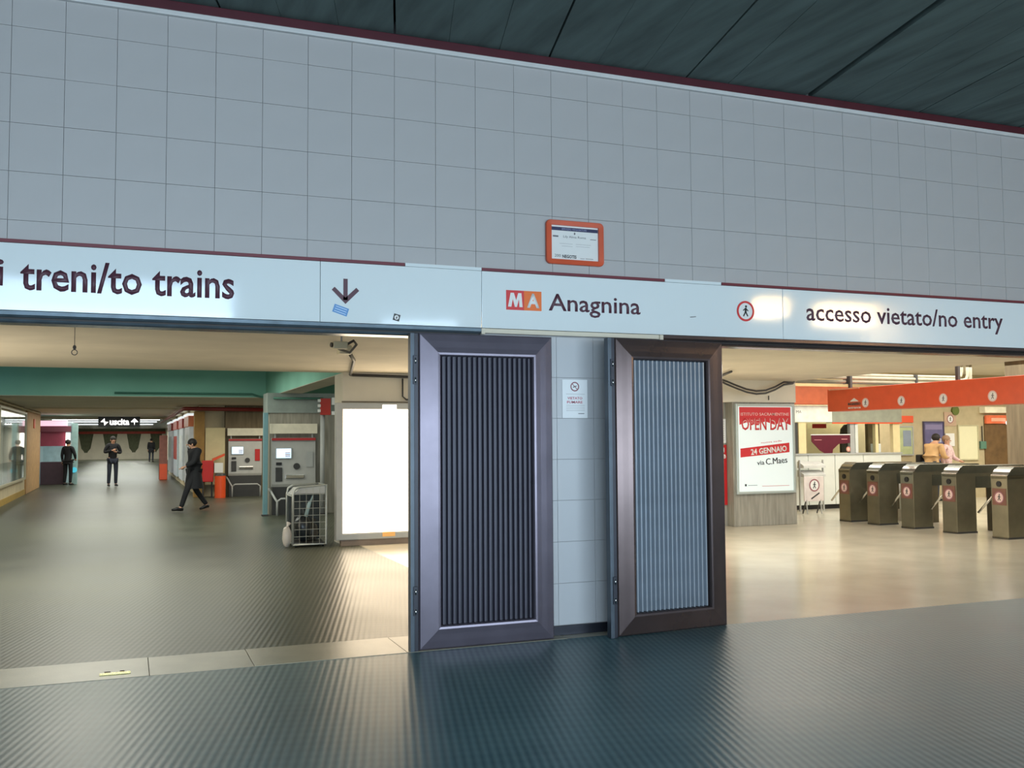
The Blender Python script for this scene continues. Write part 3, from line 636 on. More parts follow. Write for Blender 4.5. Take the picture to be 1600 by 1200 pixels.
# exit sign
es = thing('exit_sign', 'hanging black sign with glowing white arrows and the word uscita', 'sign', (-.34, 36.5, 2.63))
MB().box(-.82, -.06, -.0, .80, .06, .0 + .005).build('top_rail', BLACK, es)
MB().box(-.82, -.06, -.42, .80, .06, 0, .01).build('sign_body', BLACK, es)
text('uscita', -.38, -.34, .38, -.08, -.061, EXITW, es, bold=.03)
for s in (-1, 1):
    c_ = s * .58
    m_ = MB().prism([(c_ - .15, -.21), (c_, -.06), (c_ + .02, -.20), (c_ + .15, -.21), (c_, -.36), (c_ - .02, -.22)] if s < 0 else [(c_ - .15, -.21), (c_, -.06), (c_ + .15, -.21), (c_ + .02, -.22), (c_, -.36), (c_ - .02, -.22)], -.064, -.06)
    m_.build('arrow', EXITW, es)
for s in (-.6, .6): MB().tube([(s, 0, 0), (s, 0, .12)], .01, 6).build('hanger', BLACK, es)
# tube lamps under the far metal ceiling
for yy, wd in ((38.0, 'nearest'), (41.33, 'second'), (45.77, 'third'), (51.32, 'fourth'), (60.2, 'farthest')):
    fl = thing('fluorescent_lamp', wd + ' of the white fluorescent lamps across the far metal ceiling', 'lamp', (-1.0, yy, 2.745), group='fluorescent lamps under the far metal ceiling')
    MB().box(-2.6, -.06, -.03, 2.6, .06, 0).build('fitting', WHITE, fl); MB().tube([(-2.5, 0, -.05), (2.5, 0, -.05)], .02, 8).build('tube', TUBE, fl)
# vitrines on left wall
for i, (ya, yb, lab) in enumerate(((12.4, 18.2, 'near glazed poster case on the tan corridor wall'), (19.0, 25.6, 'far glazed poster case on the tan corridor wall'))):
    v = thing('poster_case', lab, 'poster case', (-2.95, 0, 0))
    MB().box(.005, ya, .48, .09, yb, .54, .004).box(.005, ya, 2.44, .09, yb, 2.5, .004).box(.005, ya, .54, .09, ya + .08, 2.44).box(.005, yb - .08, .54, .09, yb, 2.44).build('frame', mat('case_frame', (186, 178, 150), .4, metal=.2, var=0), v)
    n = 6; dy = (yb - ya - .16) / n
    cols = [(176, 176, 170), (122, 128, 126), (160, 148, 140), (106, 116, 114), (172, 160, 128), (128, 132, 120)]
    for k in range(n): MB().box(.01, ya + .08 + k * dy + .03, .56, .03, ya + .08 + (k + 1) * dy - .03, 2.42, .002).build('poster', mat('poster_tone_%d' % k, cols[k], .7, var=.15, scale=3), v)
    MB().box(.06, ya + .08, .54, .064, yb - .08, 2.44).build('glass_pane', GLASS, v)
tag(MB().box(-.01, -.0, 0, .02, .42, .30, .004).build('wall_plate', mat('small_orange', (204, 88, 40), .5), None, loc=(-2.89, 28.2, 2.06)), 'small orange plate high on the brown pier', 'sign')
# kiosk
kk = thing('kiosk', 'lit pink and white corridor kiosk with a glowing side panel', 'kiosk', (-2.75, 33.0, 0))
MB().box(-1.2, 0.1, 0, -.35, 2.4, 2.0).box(-1.2, .1, 2.0, .75, 2.4, 2.35).box(-.35, 2.2, 0, .75, 2.4, 2.0).build('body', mat('kiosk_blue', (160, 184, 188), .4, emit=(170, 200, 205), estr=.12), kk)
MB().box(-1.1, -.1, 1.98, .75, .12, 2.20, .01).build('fascia', MAROON, kk)
MB().box(-.35, -.16, 2.20, .62, .1, 2.40, .01).build('lit_header', mat('pink_lit', (240, 200, 215), .4, emit=(250, 205, 225), estr=.9, var=0), kk)
MB().box(-.30, .1, 1.45, .55, .16, 1.98).build('inner_banner', mat('kiosk_pink', (150, 60, 84), .5, var=.1), kk)
MB().box(.57, -.02, .95, .72, .1, 1.95, .01).build('glowing_panel', mat('kiosk_glow', (255, 250, 240), .4, emit=(255, 244, 232), estr=3, var=0), kk)
MB().box(.78, -.1, 0, .98, .4, 2.3, .02).build('turquoise_column', mat('pale_turq', (150, 184, 184), .4), kk)
MB().box(-.30, .3, .0, .5, .9, .85, .01).build('counter', mat('kiosk_counter', (70, 50, 60), .5), kk)
MB().disc(.88, .55, .10, -.14, -.1, 18).build('round_badge', mat('badge_cyan', (80, 200, 226), .4, emit=(80, 200, 230), estr=.5, var=0), kk)
MB().box(-.42, -.05, .7, -.30, .05, 1.4, .01).build('red_panel', RED, kk)
MB().box(-.9, -.02, 1.7, -.5, .1, 2.0, .01).build('white_panel', mat('kiosk_w', (230, 236, 236), .4, emit=(230, 240, 240), estr=.6, var=0), kk)
# display panels on the right wall of the corridor
RP = [((24.2, 26.6), (216, 120, 70), (196, 200, 204), 'nearest'), ((28.0, 30.4), (176, 60, 50), (186, 196, 204), 'second'), ((32.0, 35.0), (190, 90, 80), (170, 186, 196), 'third'), ((37.0, 41.0), (180, 60, 50), (200, 206, 210), 'farthest')]
for (ya, yb), h_, b_, nm in RP:
    v = thing('display_panel', nm + ' shopfront display panel along the right corridor wall', 'panel', (1.885, (ya + yb) / 2, 0))
    hw = (yb - ya) / 2
    MB().box(-.14, -hw, .25, 0, hw, 2.3, .01).build('panel_body', mat('dp_' + nm, b_, .4, emit=b_, estr=.10), v)
    MB().box(-.17, -hw - .02, 2.05, -.0, hw + .02, 2.38, .01).build('header', mat('dph_' + nm, h_, .4, var=.1), v)
    MB().box(-.2, -hw, 2.39, -.0, hw, 2.46, .01).build('top_lamp', mat('dpl', (235, 240, 240), .4, emit=(230, 242, 245), estr=.8, var=0), v)
    MB().box(-.15, -hw + .2, .9, -.14, hw - .2, 1.8).build('poster', mat('dpp_' + nm, (206, 214, 216) if nm != 'third' else (160, 50, 46), .5, var=.1), v)
sb = thing('sandwich_board', 'red and orange advertising board standing at the right corridor wall', 'board', (1.45, 35.98, 0))
MB().prismy([(0, 0), (.04, 0), (.34, 1.85), (.30, 1.85)], -.22, .10).build('front_board', mat('board_red', (136, 84, 74), .5, var=.15), sb)
MB().prismy([(.7, 0), (.66, 0), (.36, 1.85), (.40, 1.85)], -.22, .10).build('rear_board', MATS['board_red'], sb)
MB().prismy([(-.012, .02), (-.002, .0), (.10, .65), (.09, .66)], -.21, .09).build('orange_foot', ORANGE, sb)
tag(MB().box(2.06, 21.93, .35, 2.61, 22.0, 1.98, .01).build('door_panel', mat('panel_cream', (206, 194, 152), .6, var=.05)), 'plain cream panel on the wall left of the far ticket machine', 'panel')
bn = thing('litter_bin', 'orange cylindrical litter bin left of the far ticket machine', 'bin', (2.44, 21.4, 0))
MB().tube([(0, 0, 0), (0, 0, .62)], .15, 18).build('bin_body', ORANGE, bn, smooth=False); MB().tube([(0, 0, .62), (0, 0, .69)], [.155, .12], 18).build('bin_rim', DKGREY, bn)
bx = thing('red_case', 'open red and white case standing behind the orange bin', 'case', (2.18, 21.6, 0))
MB().box(-.22, -.16, .45, .08, .16, 1.05, .02).build('case_body', RED, bx)
MB().box(.10, -.14, .70, .34, .14, .98, .01).build('pale_insert', PAPER, bx)
MB().prism([(.06, 1.03), (.38, 1.18), (.38, 1.24), (.06, 1.10)], -.16, .16).build('lid', ORANGE, bx)
for x_, y_ in ((-.19, -.12), (-.19, .12), (.05, -.12), (.05, .12)): MB().tube([(x_, y_, 0), (x_, y_, .46)], .015, 6).build('leg', DKGREY, bx)

# ================================================================ RIGHT: GATE HALL THINGS
ps = thing('poster', 'large open day poster in a pale frame on the concrete pier', 'poster', (10.83, 7.575, .58))
MB().frame(-.64, .0, .64, 1.63, [(0, 0), (0, -.05), (.008, -.055), (.035, -.055), (.045, -.045), (.045, 0)]).build('frame', mat('poster_frame', (176, 186, 182), .35, metal=.2, var=0), ps)
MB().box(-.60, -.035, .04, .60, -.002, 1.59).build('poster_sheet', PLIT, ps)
PR = mat('poster_red', (206, 48, 54), .5, var=0); PY = -.0355
MB().box(-.56, PY - .001, 1.37, .56, PY, 1.57).build('red_header', PR, ps)
text('ISTITUTO SACRAMENTINE', -.53, 1.415, .52, 1.47, PY - .001, mat('header_pale', (236, 190, 186), .5, var=0), ps, bold=.01)
MB().prism([(-.56, 1.372), (-.56, 1.25), (-.38, 1.30), (-.2, 1.24), (0, 1.31), (.2, 1.25), (.4, 1.30), (.56, 1.24), (.56, 1.372)], PY - .001, PY).build('torn_edge', PR, ps)
text('OPEN DAY', -.52, 1.15, .53, 1.37, PY - .003, mat('poster_cream', (240, 224, 220), .5, var=0), ps, bold=.03)
text('OPEN DAY', -.52, 1.15, .53, 1.37, PY - .006, PR, ps, 'lettering', bold=.010)
MB().prism([(-.55, .66), (.52, .745), (.52, .92), (-.55, .82)], PY - .001, PY).build('red_band', PR, ps)
text('24 GENNAIO', -.33, .73, .46, .84, PY - .002, WHITE, ps, bold=.03, rot=math.radians(4.6))
text('nuova sede', -.10, .925, .35, .955, PY, PR, ps, rot=math.radians(4.6))
text('via', -.20, .52, -.04, .60, PY, mat('poster_black', (60, 62, 64), .5, var=0), ps, bold=.01, rot=math.radians(3))
text('C.Maes', -.004, .535, .466, .65, PY - .0003, MATS['poster_black'], ps, rot=math.radians(4))
text('C.Maes', -.01, .535, .46, .65, PY, MATS['poster_black'], ps, bold=.0, rot=math.radians(4))
MB().box(-.47, PY - .001, .14, -.43, PY, .18).build('small_logo', MATS['poster_black'], ps)
MB().box(-.40, PY - .001, .15, -.20, PY, .158).build('text_line', GP, ps); MB().box(-.10, PY - .001, .13, .50, PY, .14).build('text_line', mat('pale_red', (214, 150, 150), .5, var=0), ps)
# banner and paper left of the pier
rb = thing('red_banner', 'red vertical banner with white lettering left of the open day poster', 'banner', (10.04, 7.785, .38))
MB().box(-.14, -.02, 0, .10, 0, 1.09, .004).build('banner_sheet', mat('banner_red', (184, 24, 28), .5, var=.05), rb)
text('ON', -.10, .95, .05, 1.04, -.021, WHITE, rb, bold=.03); text('e', 0.0, .84, .08, .92, -.021, WHITE, rb, bold=.03)
pn = thing('wall_paper_notice', 'tall white printed notice above the red banner', 'notice', (10.04, 7.79, 1.50))
MB().box(-.12, -.01, 0, .10, 0, .44, .002).build('paper_sheet', PAPER, pn)
for k in range(9): MB().box(-.08, -.0115, .05 + k * .042, .07, -.01, .058 + k * .042).build('text_line', MATS['faint_print'], pn)
# cables in front of the pier
for dz, lab in ((0, 'upper of the two dark cables looping below the ceiling by the poster'), (-.05, 'lower of the two dark cables looping below the ceiling by the poster')):
    pts = [(8.6, 5.3, 2.61)]
    for k in range(9):
        t = k / 8; pts.append((9.1 + 2.25 * t, 6.5 + .9 * t, 2.60 + dz * (1 if 0 < k < 8 else .3) - .19 * math.sin(PI * min(1, t * 1.15) ** 1.3) * (1 if t < .95 else .3)))
    pts.append((11.42, 7.45, 2.615))
    pipe(pts, .018, DKGREY, lab, 'cable', 'cable')
tag(MB().tube([(10.9, 7.52, 2.36), (10.9, 7.52, 2.28)], .012, 6).build('wall_hook', DKGREY), 'small dark hook above the open day poster', 'hook')
# bundle of pipes
pb = thing('pipe_tray', 'bundle of pale ceiling pipes ending in an elbow over the gates', 'pipes', (11.6, 7.7, 2.66))
PIP = mat('pipe_cream', (170, 166, 146), .5, var=.1)
for k, (dy, dz, L_) in enumerate(((0, 0, 4.25), (-.02, .07, 4.15), (.03, .13, 4.05))):
    MB().tube([(-.1, dy, dz), (L_, dy, dz), (L_ + .10, dy, dz + .03), (L_ + .13, dy, dz + .12), (L_ + .13, dy, .53)], .03, 8).build('pipe', PIP, pb, smooth=True)
MB().box(-.1, -.06, -.05, 4.2, -.045, -.035).build('tray_edge', DKGREY, pb)
for x_ in (1.2, 2.9): MB().box(x_, -.06, -.05, x_ + .04, .06, .16).build('clamp', DKGREY, pb)
# orange fascia over gates
of = thing('orange_fascia', 'long orange fascia with white no entry discs above the ticket gates', 'sign', (12.66, 0, 2.09))
MB().box(0, 1.2, 0, .35, 8.05, .43, .01).build('fascia_box', ORED, of)
MB().box(-.012, 7.15, .405, .0, 8.0, .43, .002).build('pale_edge', mat('pale_orange', (232, 160, 130), .5), of)
for i, yc in enumerate((7.0, 6.1, 5.15, 4.15, 3.1)):
    r_ = .088
    roundel(0, .135, r_, 0, of, loc=(-.001, yc, 0), rz=-PI / 2, ringm=mat('pale_ring', (226, 196, 190), .5, var=0), figm=GP)
text('INGRESSO', -.17, .10, .17, .15, 0, DKGREY, of, bold=.05, loc=(-.001, 7.30, 0), rz=-PI / 2)
text('entrance', -.17, .035, .17, .075, 0, WHITE, of, bold=.02, loc=(-.001, 7.30, 0), rz=-PI / 2)
MB().prism([(-.12, .17), (.12, .17), (.05, .21), (0, .235), (-.05, .21)], -.002, 0).build('fascia_logo', PAPER, of, loc=(-.001, 7.30, 0), rz=-PI / 2)
for yy in (2.5, 5.0, 7.6): MB().box(.15, yy - .03, .43, .2, yy + .03, 1.11).build('hanger', DKGREY, of)
tag(MB().box(13.5, 10.25, 2.32, 16.8, 10.6, 2.72, .01).build('rear_fascia', mat('brown_orange', (196, 96, 56), .5, var=.1)), 'brownish orange fascia over the ticket office', 'fascia')
# ticket office
tb = thing('ticket_office', 'white ticket office with a counter window and panelled base', 'kiosk', (13.6, 10.4, 0))
MB().box(0, .03, .1, 3.05, .25, 1.18).box(0, .25, .1, .1, 1.3, 1.18).build('base_core', WHITEP, tb)
MB().box(.02, .26, 0, 3.0, 1.58, .2).build('raised_floor', DKGREY, tb)
MB().box(.04, .06, 0, 3.01, .24, .1).build('plinth', BLACK, tb)
for k, (xa, xb) in enumerate(((0, .42), (.43, 1.15), (1.16, 1.95), (1.96, 3.05))):
    MB().box(xa + .004, 0, .1, xb - .004, .03, 1.20, .004).build('panel', WHITEP, tb)
MB().box(-.02, -.03, 1.20, 3.07, .25, 1.235, .004).build('counter_top', GREY, tb)
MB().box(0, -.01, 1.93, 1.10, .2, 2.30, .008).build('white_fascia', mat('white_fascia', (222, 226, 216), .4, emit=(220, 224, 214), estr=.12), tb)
MB().box(1.1, .0, 1.92, 3.1, .2, 2.26, .006).build('grey_fascia', mat('greygreen_fascia', (150, 154, 138), .5), tb)
MB().box(1.1, -.012, 1.895, 3.1, .0, 1.925).build('orange_line', ORANGE, tb)
text('M', .12, 2.13, .19, 2.19, -.011, GP, tb); text('A', .20, 2.13, .26, 2.19, -.011, GP, tb)
for xa, xb, m_ in ((.08, .17, DKGREY), (.20, .40, YELC), (1.62, 1.74, GREY), (1.76, 1.84, WHITEP), (2.34, 2.42, YELC), (2.85, 3.05, YELC)):  # the dark grey strip paints a dark gap beside the posts
    MB().box(xa, .02, 1.235, xb, .12, 1.92, .004).build('mullion', m_, tb)
MB().box(.45, .05, 1.235, 1.62, .056, 1.92).build('glass_pane', GLASS, tb)
MB().box(1.84, .05, 1.235, 2.34, .056, 1.92).build('glass_pane', GLASS, tb)
MB().box(.0, 1.55, .2, 3.05, 1.59, 2.26).build('back_wall', YELC, tb)
MB().box(0, .1, 2.26, 3.05, 1.3, 2.3).build('roof', WHITEP, tb)
MB().prism([(1.85, 1.236), (2.30, 1.236), (2.30, 1.70), (2.24, 1.85), (2.10, 1.90), (1.98, 1.88), (1.88, 1.78), (1.85, 1.62)], .6, .66).build('arched_opening', mat('brown_dark', (52, 42, 30), .6), tb)  # dark sheet painted for the unlit arched opening
MB().box(2.46, .4, 1.236, 2.80, .5, 1.9).build('second_dark_opening', mat('brown_recess', (110, 94, 62), .6, var=.2), tb)  # another dark opening, painted as a brown block
MB().box(1.0, .5, 1.80, 1.35, .56, 1.9).build('red_box', RED, tb)
ms = thing('window_sign', 'maroon sign with a downward pointer on the ticket office window', 'sign', (14.66, 10.43, 1.14))
MB().prism([(-.52, .50), (-.52, .36), (-.30, .16), (.02, .0), (.06, .18), (.22, .30), (.54, .32), (.54, .50)], -.02, -.005).build('sign_face', mat('maroon_sign', (92, 22, 42), .4, var=.08), ms)
MB().box(-.54, -.024, .50, .56, -.002, .52).build('top_edge', PAPER, ms)
MB().box(.30, -.022, .40, .46, -.02, .415).build('text_line', MATS['pale_red'], ms)
MB().box(-.45, -.022, .39, -.25, -.02, .40).build('text_line', MATS['pale_red'], ms)
rs = thing('window_sticker', 'small round pale sticker at the bottom of the office window', 'sticker', (15.17, 10.44, 1.32))
MB().disc(0, 0, .06, -.006, 0, 18).build('disc', mat('pink_pale', (222, 190, 170), .5, var=0), rs); MB().ring(0, 0, .045, .055, -.008, -.006, 18).build('ring', RED, rs)
tag(MB().box(-.09, -.07, 0, .09, .07, .20, .01).build('white_canister', WHITEP, None, loc=(16.05, 10.55, 1.236)), 'white canister standing on the ticket office counter', 'canister')
# stand in front of the office with no entry board
ls = thing('leaflet_stand', 'pale two-tray leaflet stand against the ticket office', 'stand', (13.85, 10.1, 0))
for z_ in (.74, .93): MB().prismy([(-.12, z_), (.1, z_), (.1, z_ + .14), (.07, z_ + .14), (-.12, z_ + .05)], -.28, .30).build('tray', mat('tray_white', (198, 200, 198), .5), ls)
for x_ in (-.30, .32): MB().box(x_ - .012, -.02, 0, x_ + .012, .02, 1.1).build('upright', GREY, ls)
nb = thing('no_entry_board', 'white folding board with a no entry roundel before the ticket office', 'board', (13.28, 9.3, 0))
MB().box(-.26, -.02, .27, .24, 0, .78, .006).build('board', mat('board_white', (220, 210, 206), .5), nb)
roundel(.0, .60, .13, -.02, nb, figm=DKGREY, ringm=MATS['dull_red'])
rotbox(.02, .38, .24, .03, math.radians(30), -.023, -.02).build('arrow_mark', DKGREY, nb)
for x_ in (-.20, .16): MB().tube([(x_, -.01, .3), (x_ - .02, -.06, .012)], .014, 6).build('leg', GREY, nb); MB().tube([(x_, .0, .3), (x_ + .02, .14, .012)], .014, 6).build('leg', DKGREY, nb)
# turnstiles
def turnstile():
    t = thing('turnstile', None, 'turnstile', (12.65, 0, 0), group='stainless turnstiles in a row under the orange fascia')
    hw = .155
    MB().box(0, -hw, 0, .42, hw, .97, .008).build('front_pedestal', STAIN, t)
    MB().prismz([(0.0, -hw), (1.5, -hw), (1.5, hw), (0.0, hw)], .93, .985).build('top_tier', STAIN, t)
    mb = MB()
    pr = [(0.0, .97), (.10, 1.075), (.16, 1.11), (1.50, 1.11), (1.56, 1.06), (1.56, .82), (1.44, .74), (.42, .74), (.42, .97)]
    n = len(pr); vs = [(x, -hw, z) for x, z in pr] + [(x, hw, z) for x, z in pr]
    mb.add(vs, [tuple(range(n)), tuple(range(2 * n - 1, n - 1, -1))] + [(i, i + n, (i + 1) % n + n, (i + 1) % n) for i in range(n)]).build('top_casing', mat('stainless_dark', (104, 106, 96), .28, metal=.8, var=.1), t)
    MB().box(.95, -hw + .03, 0, 1.42, hw - .03, .76, .008).build('rear_pedestal', mat('rear_steel', (84, 78, 62), .4, metal=.5, var=.15), t)
    # polished cover strips on the sloping top
    d = Vector((.10, 0, .105)).normalized(); n_ = Vector((-d.z, 0, d.x))
    def strip_(t0, t1):
        a = Vector((0.0, 0, .97)) + d * t0 + n_ * .001; b = Vector((0.0, 0, .97)) + d * t1 + n_ * .001
        q = [(a.x, -hw, a.z), (a.x, hw, a.z), (b.x, hw, b.z), (b.x, -hw, b.z)]
        q2 = [(x + n_.x * .005, y, z + n_.z * .005) for x, y, z in q]
        return MB().add(q + q2, [(0, 1, 2, 3), (7, 6, 5, 4), (0, 4, 5, 1), (1, 5, 6, 2), (2, 6, 7, 3), (3, 7, 4, 0)])
    strip_(.004, .022).build('polished_strip', POLISH, t); strip_(.085, .14).build('polished_strip', POLISH, t)
    MB().box(.16, -hw, 1.111, .42, hw, 1.118, .002).build('polished_cover', POLISH, t)
    MB().disc(0, 0, .045, -.012, .0, 16).build('card_reader', BLACK, t, loc=(-.001, .0, .85), rz=-PI / 2)
    MB().box(-.13, -.004, -.12, .13, 0, .14, .001).build('red_plate', mat('plate_red', (120, 78, 64), .45, var=.1), t, loc=(-.001, .0, .64), rz=-PI / 2)
    roundel(0, .64, .095, -.004, t, loc=(-.001, 0, 0), rz=-PI / 2, face=mat('pinkish', (226, 196, 188), .5, var=0), ringm=MATS['dull_red'], figm=DKGREY)
    hub = MB().tube([(.26, hw, .80), (.26, hw + .06, .80)], [.075, .06], 14).build('hub', STAIN, t, smooth=True)
    MB().box(.14, hw - .02, .70, .40, hw + .002, .90, .01).build('hub_plate', DKGREY, t)
    for e in ((.16, hw + .41, .36), (.66, hw + .26, .50), (.30, hw + .12, .36)):
        MB().tube([(.26, hw + .04, .80), e], .019, 8).build('tripod_arm', POLISH, t, smooth=True)
    MB().box(.0, -hw - .004, 0, .43, hw + .004, .03, .002).build('foot_plate', DKGREY, t)
    return t
t0 = turnstile(); ty = (7.62, 6.86, 6.02, 5.08, 4.08, 3.0)
TL = ['farthest turnstile, the leftmost in the row nearest the ticket office', 'second turnstile from the left end of the row, beside the white bollard', 'third turnstile from the left, middle of the five full ones in view', 'fourth turnstile from the left, under the third fascia disc',
      'nearest full turnstile, largest at the right edge of the photo', 'turnstile partly cut off by the right edge of the photo, only its arm in view']
for i, y_ in enumerate(ty):
    o = t0 if i == 0 else copy_tree(t0)
    o.location = (12.65, y_, 0); o['label'] = TL[i]
bd = thing('bollard', 'white and grey bollard between the two farthest turnstiles', 'bollard', (13.7, 7.27, 0))
MB().tube([(0, 0, 0), (0, 0, .22)], .075, 14).build('base', mat('pale_base', (186, 182, 168), .5), bd, smooth=False); MB().tube([(0, 0, .22), (0, 0, .74)], .045, 12).build('shaft', WHITEP, bd, smooth=True); MB().tube([(.12, 0, .1), (.12, 0, .74)], .018, 8).build('side_rod', CREAM, bd, smooth=True)
# far wall items
def wposter(name, label, cat, x0, z0, x1, z1, m, fr=None, extra=None):
    t = thing(name, label, cat, ((x0 + x1) / 2, 12.0, z0)); w2 = (x1 - x0) / 2
    MB().box(-w2, -.03, 0, w2, -.002, z1 - z0, .004).build('sheet', m, t)
    if fr: MB().frame(-w2 - .03, -.03, w2 + .03, z1 - z0 + .03, [(0, 0), (0, -.045), (.03, -.045), (.03, 0)]).build('frame', fr, t)
    return t
mp = wposter('wall_map', 'pale green and blue metro map on the buff wall', 'map', 17.9, 1.15, 18.5, 1.83, mat('map_green', (176, 186, 140), .5, var=.2, scale=3), GREY)
MB().box(.0, -.034, .2, .26, -.03, .6).build('blue_zone', mat('map_blue', (132, 144, 160), .5, var=.1), mp)
pp = wposter('poster', 'purple-blue poster behind the person in the tan coat', 'poster', 18.9, .92, 19.52, 1.95, mat('purple', (96, 92, 132), .45, var=.2, scale=4), mat('purple_frame', (70, 64, 92), .4))
MB().box(-.28, -.034, .85, .28, -.03, .98).build('title_band', mat('lilac', (130, 122, 160), .5, var=0), pp)
MB().box(-.10, -.034, .52, .24, -.03, .62).build('pale_patch', mat('lilac2', (170, 176, 200), .5, var=0), pp); MB().box(.05, -.034, .2, .26, -.03, .45).build('pale_patch', MATS['lilac2'], pp)
wposter('paper_notice', 'small white paper notice right of the purple poster', 'notice', 19.6, 1.34, 19.9, 1.67, PAPER)
cb = wposter('notice_board', 'large blank cream notice board on the buff wall', 'board', 20.05, 1.0, 20.68, 1.86, mat('board_cream', (230, 226, 190), .5, var=.02), mat('board_edge', (190, 184, 150), .5))
wposter('wall_sign', 'orange sign near the top of the buff wall above the map', 'sign', 18.15, 1.95, 18.55, 2.12, ORANGE)
ne = thing('wall_roundel', 'pink no entry roundel plate above the small white notice', 'sign', (19.78, 11.99, 1.86)); MB().box(-.20, -.012, 0, .20, 0, .36, .003).build('plate', mat('plate_tan', (190, 160, 136), .5), ne); roundel(0, .18, .11, -.012, ne, figm=DKGREY, ringm=MATS['dull_red'])
tag(MB().tube([(0, 0, 0), (0, -.05, 0)], .12, 16).build('green_lamp', mat('green_lamp', (96, 110, 40), .5), None, loc=(19.95, 12.0, 2.26)), 'round dull green lamp high on the buff wall', 'lamp')
sf = thing('shop_front', 'brown shop doorway with an orange header behind the gates', 'doorway', (21.3, 12.0, 0))
MB().box(-.36, -.03, 0, .5, -.002, 2.1).build('dark_opening', mat('brown_open', (110, 84, 52), .6, var=.2), sf)
MB().box(-.36, -.10, 1.92, .5, -.03, 2.14, .01).build('orange_header', mat('oh', (222, 110, 70), .5, emit=(222, 110, 70), estr=.1), sf)
MB().box(-.20, -.11, 1.98, .30, -.10, 2.07).build('pale_text', mat('pale_txt', (240, 180, 150), .5, var=0), sf)
MB().box(-.50, -.20, 2.2, .55, -.0, 2.36, .02).build('canopy_light', mat('canopy', (228, 222, 196), .5, emit=(230, 224, 196), estr=.15), sf)
MB().ball((.32, -.15, 1.94), (.05, .03, .06), 10, 8).build('lamp_bulb', TUBE, sf)
tl = thing('small_green_box', 'small green box on the wall right of the cream board', 'box', (20.86, 12.0, 1.36)); MB().box(-.1, -.06, -.1, .1, 0, .1, .01).build('box_body', mat('teal_box', (90, 130, 112), .5), tl); MB().box(-.02, -.04, .1, .0, -.02, .5).build('cable', DKGREY, tl)

# ================================================================ PEOPLE
def skin_mesh(name, verts, edges, radii, m, parent, sub=2, extra=None):
    me = bpy.data.meshes.new(name); me.from_pydata(verts, edges, []); me.update()
    o = bpy.data.objects.new(name, me); COL.objects.link(o)
    md = o.modifiers.new('skin', 'SKIN'); md.use_smooth_shade = True
    if not me.skin_vertices: raise RuntimeError('no skin layer')
    for i, r in enumerate(radii):
        s = me.skin_vertices[0].data[i]; s.radius = (r, r) if not isinstance(r, tuple) else r; s.use_root = (i == 0)
    sd = o.modifiers.new('sub', 'SUBSURF'); sd.levels = sub; sd.render_levels = sub
    dg = bpy.context.evaluated_depsgraph_get(); dg.update()
    nm = bpy.data.meshes.new_from_object(o.evaluated_get(dg)); bpy.data.objects.remove(o)
    if extra:
        bm = bmesh.new(); bm.from_mesh(nm)
        for em in extra: bm.from_mesh(em)
        bm.to_mesh(nm); bm.free()
    nm.materials.clear(); nm.materials.append(m)
    for p in nm.polygons: p.use_smooth = True; p.material_index = 0
    nm.name = name
    r = bpy.data.objects.new(name, nm); COL.objects.link(r); r.parent = parent; return r
def hand(w, d, side):
    """palm and five tapering fingers at wrist w pointing along d"""
    w = Vector(w); d = Vector(d).normalized(); s = Vector((0, 0, 1)).cross(d)
    s = s.normalized() if s.length > .1 else Vector((0, 1, 0)); n = d.cross(s)
    mb = MB(); mb.tube([w, w + d * .03, w + d * .085], [.020, .034, .032], 8)
    for k, L in enumerate((.062, .072, .068, .052)):
        b = w + d * .08 + s * (.024 - .016 * k)
        mb.tube([b, b + d * L * .55 + n * .004, b + d * L * .85 + n * .02], [.0085, .008, .005], 6)
    b = w + d * .03 + s * .028
    mb.tube([b, b + d * .03 + s * .022, b + d * .055 + s * .026], [.011, .010, .006], 6)
    return mb.mesh('h', None)
BASE = dict(pelvis=(0, 0, .95), waist=(0, 0, 1.10), chest=(0, .0, 1.30), neckb=(0, .01, 1.45), neck=(0, .0, 1.50), head=(0, -.01, 1.60), crown=(0, 0, 1.68),
            shL=(.18, .01, 1.42), elL=(.23, .03, 1.14), wrL=(.24, -.03, .90), shR=(-.18, .01, 1.42), elR=(-.23, .03, 1.14), wrR=(-.24, -.03, .90),
            hipL=(.10, 0, .90), knL=(.11, -.02, .50), anL=(.12, .02, .09), toL=(.13, -.13, .04), hipR=(-.10, 0, .90), knR=(-.11, -.02, .50), anR=(-.12, .02, .09), toR=(-.13, -.13, .04))
